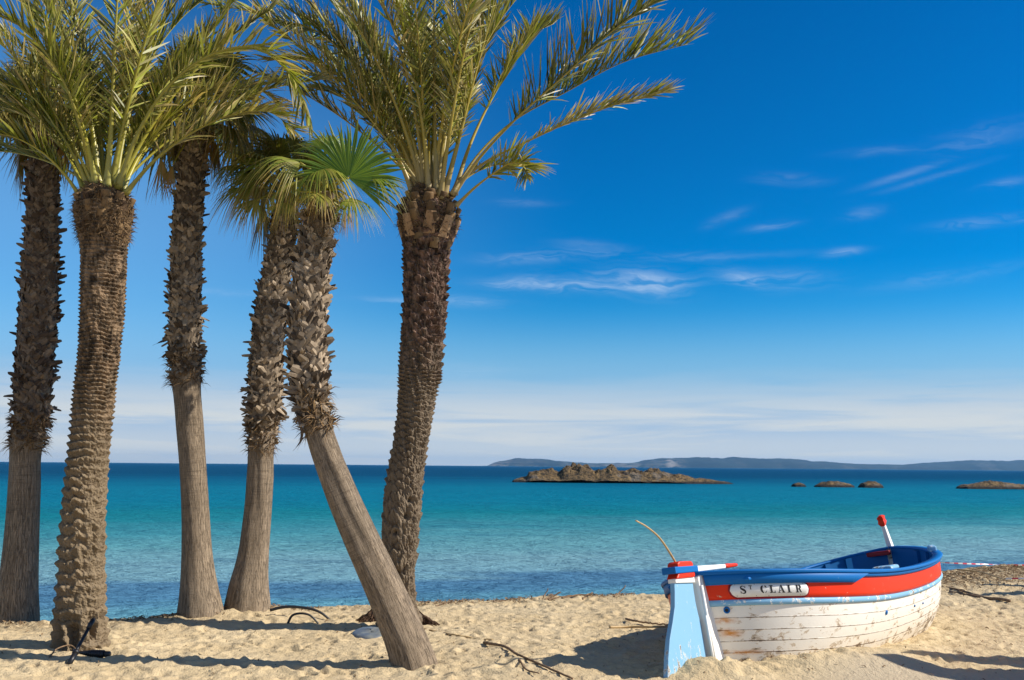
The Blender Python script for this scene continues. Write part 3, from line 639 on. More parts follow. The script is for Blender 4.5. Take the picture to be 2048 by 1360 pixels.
def crown_e(root, base, tr, v1, rg):
    Y = tr.P[-1, 1]; C0 = tr.frame(tr.L, 0)[0]
    # the big open green fan facing the beach, then the ones folding over beside it
    fan(root, base, C0, at(697, 356, Y - .35), (.30, -.05, .95), (.35, -1, .12), .68, rg, spread=1.95, nseg=54, dry=.02, tipdry=.5, droop=.22, split=.62)
    for (h, A, N, Rr, dr, dp, cu_, sp) in (((640, 335), (.55, -.55, -.10), (-.1, -.3, 1), .50, .20, .55, .45, 1.7), ((600, 325), (-.75, -.4, .25), (0, -.6, 1), .50, .25, .6, .3, 1.5), ((640, 385), (-.3, -.8, -.25), (0, -.6, .8), .34, .35, .5, .3, 1.5), ((700, 395), (.75, -.5, -.35), (.2, -.5, .9), .38, .18, .5, .3, 1.4),
                                           ((650, 300), (.2, .5, .8), (.1, -.9, .3), .50, .15, .35, .1, 1.6), ((735, 350), (1, .1, .15), (0, -.4, 1), .45, .12, .6, .2, 1.3), ((600, 360), (-.9, .3, -.1), (0, -.4, 1), .45, .35, .8, .2, 1.4)):
        fan(root, base, C0, at(h[0], h[1], Y - .18 - .25 * max(0, -A[1])), A, N, Rr, rg, spread=sp, nseg=40, dry=dr, tipdry=.75, droop=dp, curl=cu_, fold=.2)
    for i in range(6): dead_fan(root, base, tr, tr.L - rg.uniform(.0, .12), i * 1.9 + .4, rg.uniform(.24, .36), rg)
    strip(root, base, [(592, 822), (600, 846), (604, 870), (598, 888), (586, 902)], Y - .12, .045)

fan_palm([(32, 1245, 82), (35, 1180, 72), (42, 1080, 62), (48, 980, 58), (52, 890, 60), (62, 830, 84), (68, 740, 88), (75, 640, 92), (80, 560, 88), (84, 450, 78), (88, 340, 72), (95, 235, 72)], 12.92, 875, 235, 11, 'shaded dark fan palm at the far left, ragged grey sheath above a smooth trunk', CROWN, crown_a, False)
fan_palm([(400, 1228, 90), (398, 1190, 76), (394, 1120, 60), (391, 1040, 53), (386, 950, 50), (380, 860, 52), (373, 770, 56), (370, 720, 72), (370, 640, 76), (372, 540, 74), (376, 430, 68), (384, 330, 62), (394, 245, 58)], 13.28, 745, 250, 12, 'straight slender fan palm with criss-crossed sheath, flared foot on a sand mound', CROWN, crown_c, True)
fan_palm([(494, 1220, 92), (497, 1180, 80), (505, 1120, 62), (513, 1040, 54), (519, 960, 50), (522, 890, 50), (527, 840, 72), (531, 770, 82), (535, 690, 78), (541, 620, 74), (554, 540, 68), (566, 460, 58), (574, 390, 54)], 13.6, 880, 420, 13, 'fan palm with loose curling sheath and chewed foot, just behind the leaning palm', CROWN, crown_d, True, messy=.45)
fan_palm([(828, 1335, 86), (815, 1292, 78), (788, 1225, 73), (762, 1165, 70), (732, 1100, 67), (705, 1040, 64), (678, 975, 60), (652, 905, 57), (634, 845, 58), (622, 790, 82), (616, 720, 90), (615, 640, 92), (621, 560, 84), (632, 480, 70), (643, 420, 60), (652, 385, 54)], 10.1, 835, 425, 14, 'strongly leaning fan palm with pale smooth lower trunk and open green fans', CROWN, crown_e, True, messy=.18)

DATE = 'date palms on the beach'
def date_palm(pts, Y, seed, label, kind, stubs, fronds, extra):
    rg = np.random.default_rng(seed); tr = Trunk(pts, Y, 620); base = tr.P[0].copy(); base[2] = gz(base[0], base[1])
    root = empty('date_palm', base); tag(root, label, 'palm tree', DATE)
    if kind == 'ringed':
        def disp(TH, V, u):
            hh = .128 - .082 * np.clip((u - .36) / .22, 0, 1)
            ph = np.cumsum(np.gradient(tr.v)[:, None] / hh, 0) + .50 * wob(TH, V, 1.3, 1.0, 5, 3) + .42 * wob(TH, V, 4.0, 2.6, 15, 3)
            f = ph - np.floor(ph); row = np.floor(ph); cell = TH * 8 / (2 * np.pi) + .5 * row + .9 * wob(TH, V, 2, 2, 9, 3); c = np.abs(2 * (cell - np.floor(cell)) - 1)
            a = .034 - .008 * np.clip((u - .42) / .2, 0, 1)
            prof = np.where(f < .74, (f / .74) ** 1.8, np.cos((f - .74) / .26 * np.pi / 2) ** .7)
            d = a * (1 + 1.2 * wob(TH, V, 2.2, 2.4, 19, 2)) * (prof - .45) * (1 - .55 * c ** 2) + .020 * wob(TH, V, 4, 4, 21, 3) + .016 * wob(TH, V, 9, 40, 22, 3)
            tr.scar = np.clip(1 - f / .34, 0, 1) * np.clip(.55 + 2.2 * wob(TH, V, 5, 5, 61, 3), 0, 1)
            d -= .14 * np.exp(-((V - .60) / .17) ** 2) * np.clip(wob(TH, V, 2.8, 2.4, 33, 3) * 5 + .15, 0, 1)   # hollows eaten into the foot
            return d + .022 * np.maximum(0, 1 - V / .8) * np.sin(TH * 11 + 4 * wob(TH, V, 1, .4, 8))
    else:
        def disp(TH, V, u):
            h1 = .21 - .09 * np.clip((u - .35) / .25, 0, 1)
            p1 = TH * 6 / (2 * np.pi) + V / h1 + .75 * wob(TH, V, 2.2, 2.2, 5, 4); p2 = -TH * 4 / (2 * np.pi) + V / h1 + .75 * wob(TH, V, 2.2, 2.2, 6, 4)
            f1, f2 = p1 - np.floor(p1), p2 - np.floor(p2); sc_ = np.minimum(f1, f2); sc_ = np.where(np.maximum(f1, f2) > .93, sc_ * .3, sc_)
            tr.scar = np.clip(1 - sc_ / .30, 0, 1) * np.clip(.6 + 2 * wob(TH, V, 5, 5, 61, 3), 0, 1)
            a = .026 + .030 * np.clip((u - .42) / .2, 0, 1)
            d = a * (sc_ * 1.3 - .4) * (1 + 1.3 * wob(TH, V, 2.5, 2.5, 29, 2)) + .026 * wob(TH, V, 5, 6, 21, 4) + .020 * wob(TH, V, 15, 22, 22, 3)
            for (v_, t_, rv_) in ((1.05, -1.45, .05), (1.75, -1.2, .035), (1.55, -1.75, .03), (1.95, -1.05, .035)):
                d = d - .08 * np.exp(-((V - v_) / rv_) ** 2 - ((((TH - t_) + np.pi) % (2 * np.pi) - np.pi) * .25 / rv_) ** 2)
            return d + .05 * np.maximum(0, 1 - V / .75) * np.sin(TH * 5 + 3 * wob(TH, V, 1, .6, 8))
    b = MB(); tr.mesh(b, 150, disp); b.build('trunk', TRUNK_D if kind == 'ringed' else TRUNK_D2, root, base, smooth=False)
    # pruned leaf stubs and fibre under the crown
    b = MB(); bf = MB()
    for (py, n, L, wd, be, mt) in stubs:
        z = at(pts[0][0], py, Y)[2]; v = float(np.interp(z, tr.P[:, 2], tr.v))
        for j in range(n):
            th = 2 * math.pi * (j + rg.uniform(-.15, .15)) / n + py * .37; P, r, O, G, T = tr.frame(v + rg.normal() * .02, th); d = unit(T * math.cos(be) + O * math.sin(be) + G * rg.normal() * .1); c = P + O * (r - .01); s_ = G; nn = np.cross(s_, d); rows = []
            for k, (tt, ws, hs_) in enumerate(((0, 1.15, .35), (.5, 1, .5), (.93, .88, .55), (1, .80, .48))):
                q = c + d * L * tt; a = wd * ws; h = wd * hs_; rows.append([q - s_ * a * .5 + nn * h * .1, q - s_ * a * .36 - nn * h * .5, q + s_ * a * .36 - nn * h * .5, q + s_ * a * .5 + nn * h * .1, q + nn * h * .5])
            V = np.array(rows).reshape(-1, 3); F = [(i * 5 + e, i * 5 + (e + 1) % 5, i * 5 + 5 + (e + 1) % 5, i * 5 + 5 + e) for i in range(3) for e in range(5)] + [(15, 16, 17, 18, 19)]
            (b if mt else bf).add(V, F, rv=np.full(20, rg.random()), u=0.)
    fibre(bf, tr, tr.L - .62, tr.L + .02, 1900, rg, .11, .006)
    if b.n: b.build('cut_leaf_stubs', STUB, root, base, smooth=False)
    bf.build('fibre_mat', FIBRE, root, base)
    for kw in fronds:
        p = kw.pop('pts'); y0, y1 = kw.pop('y'); frond(root, base, seen(p, Y + y0, Y + y1), rg, stalk_mat=STALK_G if kind == 'ringed' else STALK, **kw)
    C0 = tr.frame(tr.L, 0)[0]
    for (az_, el_, L, bend, dr) in extra:
        p = C0 + .12 * np.array([math.cos(az_), math.sin(az_), 0]); frond(root, base, arc(p, az_, el_, L, bend, twist=rg.normal() * .2), rg, LL=.46 * rg.uniform(.9, 1.1), dry=dr, npair=74, stalk_mat=STALK_G if kind == 'ringed' else STALK)
    return root, tr

F = lambda pts, y, **k: dict(pts=pts, y=y, **k)
rgx = np.random.default_rng(77)
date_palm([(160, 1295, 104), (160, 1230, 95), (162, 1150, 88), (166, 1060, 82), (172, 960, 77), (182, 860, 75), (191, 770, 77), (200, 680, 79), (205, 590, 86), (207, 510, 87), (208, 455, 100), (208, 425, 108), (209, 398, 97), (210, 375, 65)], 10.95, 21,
    'front date palm with thick ringed trunk, black pipe against its foot', 'ringed',
    [(468, 9, .12, .10, .16, 0), (450, 10, .13, .11, .18, 0), (430, 10, .13, .11, .2, 0), (410, 9, .10, .11, .35, 0)],
    [F([(160, 392), (130, 350), (85, 305), (30, 275), (-40, 262)], (0, -.6), dry=.1, LL=.4),
     F([(177, 378), (150, 315), (110, 250), (60, 190), (-10, 160)], (-.05, -.3), dry=.15),
     F([(170, 385), (135, 310), (90, 255), (30, 225), (-60, 240)], (-.1, .5), dry=.4),
     F([(197, 372), (180, 240), (140, 110), (85, 0), (20, -110)], (-.12, .2), base_w=.036),
     F([(213, 378), (222, 260), (228, 120), (236, -20), (250, -180)], (-.16, -.5), base_w=.036),
     F([(228, 372), (255, 240), (300, 110), (350, 0), (420, -120)], (-.1, .5)),
     F([(236, 378), (270, 280), (330, 180), (420, 110), (510, 95), (580, 150), (622, 240)], (-.12, -.9), dry=.22, droop=1.3, LL=.52, npair=96),
     F([(250, 388), (310, 320), (390, 262), (470, 228), (540, 225), (590, 262)], (-.1, -.5), dry=.38, droop=1.1),
     F([(243, 382), (285, 300), (350, 230), (430, 190), (500, 200)], (.0, .9), dry=.3, droop=.9),
     F([(205, 370), (200, 260), (180, 140), (150, 20), (110, -90)], (.1, 1.0)),
     F([(232, 370), (244, 230), (262, 100), (270, -40), (265, -150)], (.1, .3), dry=.7, tipdry=.9),
     F([(185, 372), (165, 270), (120, 150), (50, 60), (-40, 10)], (.0, -1.2), dry=.15),
     F([(172, 382), (130, 290), (70, 200), (0, 150), (-70, 150)], (.1, .9), dry=.25, droop=.9),
     F([(190, 372), (160, 240), (105, 100), (40, 0), (-30, -70)], (.1, .6), dry=.1),
     F([(238, 384), (300, 290), (380, 215), (460, 175), (530, 185), (575, 225)], (.1, 1.1), dry=.4, droop=1.1),
     F([(225, 372), (250, 250), (300, 120), (380, 20), (470, -40)], (.15, .9), dry=.1),
     F([(240, 374), (290, 240), (370, 130), (440, 40), (500, -60)], (.1, 1.2), dry=.2)],
    [(a, e, rgx.uniform(2.5, 3.0), rgx.uniform(.35, .9), rgx.uniform(.05, .4)) for a, e in ((2.2, 1.15), (2.9, .9), (1.2, 1.1), (.6, .95), (3.6, 1.1), (1.7, .8), (2.5, 1.35), (.9, 1.35), (3.1, 1.25), (5.6, 1.3), (4.2, 1.25), (2.75, .55), (.3, 1.2), (1.9, 1.25), (2.0, 1.0))])
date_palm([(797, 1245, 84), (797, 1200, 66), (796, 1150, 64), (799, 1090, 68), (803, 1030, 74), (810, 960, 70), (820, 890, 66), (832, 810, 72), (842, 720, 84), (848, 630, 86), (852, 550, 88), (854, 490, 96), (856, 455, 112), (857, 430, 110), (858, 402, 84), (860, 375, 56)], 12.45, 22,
    'date palm with scaly trunk and pale cut stubs, fronds sweeping over open sky', 'scaled',
    [(498, 8, .14, .13, .22, 0), (482, 8, .29, .15, .26, 1), (455, 9, .14, .13, .42, 0), (438, 9, .16, .13, .35, 0), (415, 9, .12, .13, .45, 0), (400, 9, .10, .12, .5, 0)],
    [F([(905, 392), (960, 315), (1035, 235), (1130, 150), (1225, 62), (1325, -10)], (-.1, -1.0), LL=.74, npair=120, start=.32, v=.55, droop=.35, comb=(54, 12), taper=.4),
     F([(903, 390), (960, 305), (1030, 240), (1130, 185), (1245, 125), (1375, 88)], (-.2, .5), LL=.74, npair=130, start=.36, v=.7, comb=(52, 8), taper=.3, dry=.15, tipdry=.8, droop=.3),
     F([(918, 362), (975, 322), (1050, 285), (1130, 248), (1230, 210), (1335, 182)], (.0, -.4), LL=.42, npair=130, start=.38, v=.5, comb=(46, 14), taper=.3, dry=.45, tipdry=.9, droop=.7, w=.010),
     F([(908, 388), (940, 290), (985, 195), (1035, 115), (1072, 65), (1106, 48)], (.1, 1.0), LL=.55, npair=110, start=.42, v=.7, comb=(50, 12), taper=.4, dry=.2, tipdry=.8),
     F([(912, 412), (950, 375), (990, 345), (1022, 326), (1045, 330), (1054, 352)], (-.1, -.7), LL=.46, npair=70, start=.42, dry=.25, droop=1.2),
     F([(895, 398), (935, 355), (975, 335), (1005, 330), (1030, 345)], (.1, .7), LL=.34, npair=40, start=.3, dry=.2, droop=.6),
     F([(888, 392), (915, 290), (945, 170), (975, 60), (1010, -60)], (-.2, -.4), dry=.25, base_w=.036),
     F([(880, 398), (900, 260), (925, 120), (960, -20), (1000, -130)], (-.22, -1.0), dry=.35),
     F([(873, 390), (870, 250), (868, 110), (870, -30), (878, -180)], (-.2, -.3), base_w=.038),
     F([(858, 385), (848, 270), (826, 140), (800, 40), (765, -80)], (-.2, -.6), base_w=.036, dry=.2),
     F([(846, 375), (825, 280), (785, 170), (735, 70), (680, -20)], (-.1, -.2)),
     F([(838, 378), (805, 295), (755, 205), (690, 110), (610, 40), (520, -10)], (.0, .4), dry=.15),
     F([(826, 385), (790, 300), (745, 215), (690, 160), (610, 120), (540, 120)], (.05, -.4), dry=.3, droop=.9),
     F([(834, 382), (792, 285), (718, 175), (620, 85), (505, 25), (400, 5)], (.15, .9), dry=.15, LL=.52),
     F([(830, 387), (775, 285), (700, 195), (615, 150), (535, 165)], (.15, .6), dry=.4, droop=1.0),
     F([(838, 380), (795, 255), (720, 135), (630, 60), (540, 35)], (.2, .3), dry=.2, droop=.7, LL=.52),
     F([(842, 376), (806, 270), (752, 150), (690, 40), (620, -50)], (.2, 1.1), dry=.15, LL=.52),
     F([(850, 372), (840, 240), (830, 100), (812, -40), (790, -160)], (.1, .6)),
     F([(878, 372), (895, 230), (905, 90), (905, -60), (900, -180)], (.1, .8), dry=.3),
     F([(890, 380), (925, 250), (955, 130), (985, 40), (1020, -30)], (.15, 1.0), dry=.3, tipdry=.9),
     F([(832, 392), (800, 330), (760, 262), (700, 205), (650, 180), (610, 185)], (.1, .8), dry=.35, droop=.8)],
    [(a, e, rgx.uniform(2.9, 3.4), rgx.uniform(.3, .7), rgx.uniform(.05, .4)) for a, e in ((1.6, 1.25), (2.6, 1.1), (.9, 1.3), (2.1, 1.0), (3.0, 1.15), (1.3, .95), (4.5, 1.35), (5.2, 1.3), (3.7, 1.25), (2.8, .8), (2.35, 1.3), (3.3, .95), (1.75, 1.4), (.4, 1.4), (4.1, 1.4), (2.0, 1.35), (1.1, 1.4), (3.0, 1.35), (5.6, 1.42))])

# ------------------------------------------------------------------ beached boat
BX, BY, BPHI, BL, BB, BP, BQ, BZ0, BKS, BKB, BAS, HEEL = 1.901, 9.438, .868, 5.174, 1.044, 3.759, .761, .59, .425, .38, 1.016, .177
BSC = 1.06; BX, BY, BZ = BX * BSC, BY * BSC, CAM_H - CAM_H * BSC
BROOT = Matrix.Translation((BX, BY, BZ)) @ Matrix.Rotation(BPHI, 4, 'Z') @ Matrix.Rotation(-HEEL, 4, 'X') @ Matrix.Scale(BSC, 4)
BM = np.array(BROOT); BI = np.linalg.inv(BM)
def on_keel(px, py, y=0.0):
    """boat-local point of the plane y = const (the keel plane) seen at photo position px, py"""
    o = BI @ np.array([0, 0, CAM_H, 1]); d = BI @ np.r_[ray(px, py), 0]; return (o + d * ((y - o[1]) / d[1]))[:3]
ZK = -.42
def hull_pt(Sv, dd, side, off=0.0):
    """boat-local point of the hull: Sv 0 stern..1 bow, dd metres below the gunwale, side -1 starboard / +1 port"""
    Sv = np.asarray(Sv, float); dd = np.asarray(dd, float)
    def P(S, d):
        d = d * (.90 - .20 * S)
        s = S ** BAS; bb = BB * np.maximum(1e-9, 1 - np.abs(2 * s - 1) ** BP) ** BQ
        zg = BZ0 + BKS * (1 - S) ** 2 + BKB * S ** 2.5; wv = np.clip((zg - d - ZK) / (zg - ZK), 0, 1.2); lo = np.clip(1 - wv, 0, 1)
        y = bb * (1 - lo ** 2.9) ** .85 * (1 - .07 * lo)
        x = BL * S - (.22 * S ** 6) * lo ** 1.3 + .25 * (1 - S) ** 7 * lo
        return np.stack([x, side * y, zg - d], -1)
    p = P(Sv, dd)
    if np.any(off):
        e = 1e-3; S1, S0 = np.clip(Sv + e, 0.0005, .9995), np.clip(Sv - e, 0.0005, .9995)
        ts = P(S1, dd) - P(S0, dd); td = P(np.clip(Sv, .0005, .9995), dd + e) - P(np.clip(Sv, .0005, .9995), dd)
        n = np.cross(ts, td); n = unit(n); n = n * np.sign(n[..., 1:2] * side + 1e-9)
        p = p + n * np.asarray(off)[..., None]
    return p
tS = .5 - .5 * np.cos(np.linspace(0, np.pi, 140))
arcS = {sd_: np.concatenate([[0], np.cumsum(np.linalg.norm(np.diff(hull_pt(tS, 0 * tS, sd_), axis=0), axis=1))]) for sd_ in (-1, 1)}[-1]
boat = empty('fishing_boat', (BX, BY, BZ)); boat.scale = (BSC, BSC, BSC); boat.rotation_mode = 'XYZ'; boat.rotation_euler = (-HEEL, 0, BPHI)
tag(boat, 'red, white and blue wooden fishing boat heeled over on the sand, peeling white planks', 'boat')
def shell(b, d0, d1, off, thick, S0=0.0, S1=1.0, sides=(-1, 1), nd=2, slant=0.0, roundv=False):
    """a strake or board bent round the hull: outer face proud by off+thick, with its two edges"""
    S = tS[(tS >= S0) & (tS <= S1)]; S = np.unique(np.r_[max(S0, 0), S, min(S1, 1)])
    for sd_ in sides:
        dl = np.linspace(d0, d1, nd); rows = []; ds = []
        prof = [(d0, off)] + [(q, off + thick * ((math.sin(math.pi * (.15 + .7 * i / (nd - 1)))) if roundv else 1)) for i, q in enumerate(dl)] + [(d1, off)]
        for q, o in prof:
            Sq = S0 + (S - S0) * (1 - slant * (q - d0) / (S1 - S0)); rows.append(hull_pt(Sq, 0 * S + q, sd_, 0 * S + o)); ds.append(0 * S + q)
        G = np.stack(rows, 1); u = np.interp(S, tS, arcS)
        b.grid(G if sd_ < 0 else G[:, ::-1], d=np.stack(ds, 1), u=np.repeat(u[:, None], len(rows), 1))
        e0, e1 = G[0], G[-1]; m = len(rows)
        for e in (e0, e1): b.add(e, [tuple(range(m))], d=0., u=0.)
b = MB()
for sd_ in (-1, 1):
    dl = np.r_[np.linspace(.0, .9, 40), 1.02, 1.15, 1.3, 1.45]
    S_, D_ = np.meshgrid(tS, dl, indexing='ij'); G = hull_pt(S_, D_, sd_)
    # a slight lap between the planks
    U_ = np.interp(S_, tS, arcS)
    b.grid(G if sd_ < 0 else G[:, ::-1], d=D_ if sd_ < 0 else D_[:, ::-1], u=U_ if sd_ < 0 else U_[:, ::-1])
b.build('hull', HULL, boat)
b = MB(); shell(b, .03, .285, .002, .008, 0.0, 1.0, nd=6); b.build('red_strake', P_RED, boat)
b = MB(); shell(b, .285, .350, .002, .022, 0.002, .958, nd=5, roundv=True); b.build('rubbing_strake', P_LBLUE, boat)
b = MB(); shell(b, .0, .125, .012, .024, 0.004, .315, nd=3, slant=.55); b.build('washboard', P_BLUE, boat)
b = MB(); shell(b, .0, .06, .010, .016, .27, 1.0, nd=3); b.build('gunwale_strip', P_BLUE, boat)
# gunwale capping all round
b = MB()
for sd_ in (-1, 1):
    Sg = tS; top = hull_pt(Sg, 0 * Sg - .022, sd_, 0 * Sg + .045); ti = hull_pt(Sg, 0 * Sg - .022, sd_, 0 * Sg - .055); bi = hull_pt(Sg, 0 * Sg + .022, sd_, 0 * Sg - .055); bo = hull_pt(Sg, 0 * Sg + .014, sd_, 0 * Sg + .045)
    mo = hull_pt(Sg, 0 * Sg - .006, sd_, 0 * Sg + .055)
    for a_ in (ti, bi): a_[:, 1] = np.where(a_[:, 1] * sd_ < 0.004, sd_ * .004, a_[:, 1])
    G = np.stack([bo, mo, top, ti, bi, bo], 1); b.grid(G if sd_ > 0 else G[:, ::-1])
b.build('gunwale', P_BLUE, boat)
b = MB()
for sd_ in (-1, 1):
    S_, D_ = np.meshgrid(tS[4:-4], np.linspace(.02, .72, 16), indexing='ij'); G = hull_pt(S_, D_, sd_, 0 * S_ - .05); b.grid(G if sd_ > 0 else G[:, ::-1])
b.build('inner_lining', P_BLUE_IN, boat)
FLOOR_Z = .30
b = MB(); Sf = np.linspace(.06, .94, 40); rows = []
for s_ in Sf:
    zg = BZ0 + BKS * (1 - s_) ** 2 + BKB * s_ ** 2.5; e = hull_pt(np.array([s_]), np.array([zg - FLOOR_Z]), 1)[0]; rows.append([[e[0], e[1] * k * .93, FLOOR_Z + .01 * abs(k)] for k in np.linspace(-1, 1, 9)])
b.grid(np.array(rows)); b.build('floor_boards', mat('worn floor boards', m_paint, c=(.30, .37, .38), chips=.58, rough=.7), boat)
for sd_ in (-1, 1):
    for s_ in (.12, .20, .28, .36, .44, .52, .60, .68, .76, .83, .89, .94):
        zg = BZ0 + BKS * (1 - s_) ** 2 + BKB * s_ ** 2.5; dl = np.linspace(.03, min(.7, zg - FLOOR_Z + .03), 9); b = MB()
        A = hull_pt(0 * dl + s_ - .006, dl, sd_, 0 * dl - .05); A2 = hull_pt(0 * dl + s_ + .006, dl, sd_, 0 * dl - .05); B_ = hull_pt(0 * dl + s_ - .006, dl, sd_, 0 * dl - .088); B2 = hull_pt(0 * dl + s_ + .006, dl, sd_, 0 * dl - .088)
        b.grid(np.stack([A, B_, B2, A2], 1)); b.build('rib', P_BLUE_IN, boat, smooth=False)
def across(name, s_, d_, wid, th, m, k0=-.93, k1=.93, bev=.012):
    zg = BZ0 + BKS * (1 - s_) ** 2 + BKB * s_ ** 2.5; e = hull_pt(np.array([s_]), np.array([d_]), 1)[0]; b = MB(); y0, y1 = e[1] * k0, e[1] * k1
    b.box((e[0], (y0 + y1) / 2, e[2]), wid, abs(y1 - y0), th); return b.build(name, m, boat, smooth=False, bevel=bev)
across('thwart', .30, .20, .22, .03, P_BLUE_IN); across('thwart', .50, .24, .24, .035, P_BLUE_IN); across('bow_beam', .972, .05, .07, .06, P_DKRED, -.15, .93)
q_ = on_keel(1771, 1137, -.25); b = MB(); b.box(q_, .30, .26, .07); b.build('box_seat', P_LBLUE, boat, smooth=False, bevel=.03)
across('aft_deck', .075, .05, .42, .03, P_BLUE, -.80, .80)
for s_ in (.34, .42):
    e = hull_pt(np.array([s_]), np.array([.05]), 1, np.array([-.12]))[0]; b = MB(); b.tube([e + [0, 0, -.02], e + [0, -.05, -.34]], .014, 8); b.build('thwart_brace', P_LBLUE, boat)
# pale blue fairlead block on the starboard bow
c = hull_pt(np.array([.87]), np.array([-.055]), -1, np.array([-.02]))[0]; t_ = unit(hull_pt(np.array([.89]), np.array([0.]), -1)[0] - hull_pt(np.array([.85]), np.array([0.]), -1)[0]); n_ = np.cross(t_, [0, 0, 1.0])
b = MB(); b.box(c, .17, .085, .075, (t_, n_, np.cross(n_, t_) * -1)); b.build('fairlead', P_LBLUE, boat, smooth=False, bevel=.02)
# stem head (capian) with its notched red top
b = MB(); s0 = np.array([BL + .045, 0, BZ0 + BKB - .03]); s1 = np.array([BL - .10, 0, BZ0 + BKB + .42])
axs = unit(s1 - s0); ay = np.array([0, 1.0, 0]); ax3 = np.cross(ay, axs)
def taper_bar(b, P0, P1, a0, c0, a1, c1, ay):
    ax_ = unit(P1 - P0); ay = unit(ay - ax_ * (ay @ ax_)); az_ = np.cross(ax_, ay); V = []
    for P, a, c_ in ((P0, a0, c0), (P1, a1, c1)): V += [P - ay * a / 2 - az_ * c_ / 2, P + ay * a / 2 - az_ * c_ / 2, P + ay * a / 2 + az_ * c_ / 2, P - ay * a / 2 + az_ * c_ / 2]
    b.add(V, [(0, 3, 2, 1), (4, 5, 6, 7), (0, 1, 5, 4), (1, 2, 6, 5), (2, 3, 7, 6), (3, 0, 4, 7)])
taper_bar(b, s0, s0 + axs * .34, .070, .095, .050, .062, ay); st = b.build('stem_post', P_WHITE, boat, smooth=False, bevel=.006)
b = MB(); p0 = s0 + axs * .34; taper_bar(b, p0, p0 + axs * .045, .050, .060, .088, .105, ay); taper_bar(b, p0 + axs * .045, p0 + axs * .085, .088, .105, .072, .085, ay); taper_bar(b, p0 + axs * .085, p0 + axs * .125, .072, .085, .084, .10, ay); taper_bar(b, p0 + axs * .125, p0 + axs * .145, .084, .10, .035, .05, ay)
b.build('stem_head', P_RED, st, smooth=False)
def slab(b, pts, th, y=0.0):
    """flat board in the keel plane from a photo outline"""
    P = np.array([on_keel(*p) for p in pts]); n = len(P); a, c = P.copy(), P.copy(); a[:, 1] = y - th / 2; c[:, 1] = y + th / 2
    b.add(np.vstack([a, c]), [tuple(range(n)), tuple(range(2 * n - 1, n - 1, -1))] + [(i, n + i, n + (i + 1) % n, (i + 1) % n) for i in range(n)])
b = MB(); slab(b, [(1384, 1158), (1391, 1147), (1399, 1152), (1410, 1195), (1426, 1262), (1446, 1345), (1422, 1350), (1408, 1282), (1394, 1212)], .13); b.build('stern_post', P_WHITE, boat, smooth=False, bevel=.008)
b = MB(); q0, q1 = on_keel(1389, 1172), on_keel(1420, 1345); q0[1] = q1[1] = -.075; b.tube([q0, q1], .016, 8); q0[0] -= .03; b.tube([q0 + (q1 - q0) * .35, q1 + [-.03, 0, 0]], .012, 8); b.build('pintle_rod', P_WHITE, boat)
b = MB(); slab(b, [(1344, 1158), (1381, 1158), (1383, 1180), (1387, 1205), (1392, 1228), (1398, 1250), (1404, 1285), (1411, 1335), (1412, 1356), (1331, 1356), (1332, 1318), (1335, 1280), (1341, 1245), (1345, 1215), (1345, 1185)], .05); rud = b.build('rudder', P_RUDDER, boat, smooth=False, bevel=.007)
b = MB(); slab(b, [(1343, 1158), (1381, 1154), (1383, 1166), (1344, 1167)], .085); b.build('rudder_cheek', P_WHITE, rud, smooth=False, bevel=.008)
b = MB(); slab(b, [(1345, 1128), (1348, 1124), (1372, 1123), (1376, 1128), (1376, 1136), (1380, 1150), (1380, 1155), (1343, 1159), (1347, 1146), (1345, 1136)], .12); b.build('rudder_head', P_RED, rud, smooth=False, bevel=.012)
a0, a1, a2, a3 = on_keel(1337, 1142), on_keel(1384, 1138.5), on_keel(1448, 1132.5), on_keel(1473, 1129.5)
b = MB(); taper_bar(b, a0, a1, .15, .062, .14, .058, ay); til = b.build('tiller', P_BLUE, boat, smooth=False, bevel=.008)
b = MB(); taper_bar(b, a1, a2, .060, .055, .045, .040, ay); b.build('tiller_bar', P_WHITE, til, smooth=False, bevel=.008)
b = MB(); b.tube(spline(np.array([a2, (a2 + a3) / 2, a3]), 8), [.021, .024, .025, .022, .021, .02, .02, .015], 10); b.build('tiller_grip', P_RED, til)
# drain with a blue ring, small blue plugs
def ring_at(px, py, r0, r1, dist):
    best = min(((np.linalg.norm(proj_px(hull_pt(np.array([s_]), np.array([d_]), -1)[0]) - [px, py]), s_, d_) for s_ in np.linspace(.01, .97, 160) for d_ in np.linspace(.36, .62, 27)))
    s_, d_ = best[1:]; p = hull_pt(np.array([s_]), np.array([d_]), -1, np.array([dist]))[0]; p0 = hull_pt(np.array([s_]), np.array([d_]), -1)[0]; n = unit(p - p0); return p, n
def proj_px(p):
    q = (BM @ np.r_[p, 1])[:3] - [0, 0, CAM_H]; z = q @ cf; return np.array([1024 + F_PX * (q @ cr) / z, 680 - F_PX * (q @ cu) / z])
p, n = ring_at(1452, 1220, 0, 0, .01); t_ = unit(np.cross([0, 0, 1.0], n)); up_ = np.cross(n, t_); a_ = np.linspace(0, 2 * np.pi, 25)
b = MB(); prof = [(.031, -.008), (.031, .006), (.026, .012), (.020, .012), (.017, .004), (.017, -.012)]
b.grid(np.array([[p + r * (math.cos(x) * t_ + math.sin(x) * up_) + n * h for r, h in prof] for x in a_])); dr_ = b.build('drain_ring', P_BLUE, boat)
b = MB(); b.add([p + .018 * (math.cos(x) * t_ + math.sin(x) * up_) - n * .002 for x in a_[:-1]], [tuple(range(24))]); b.build('drain_hole', P_BLACK, dr_)
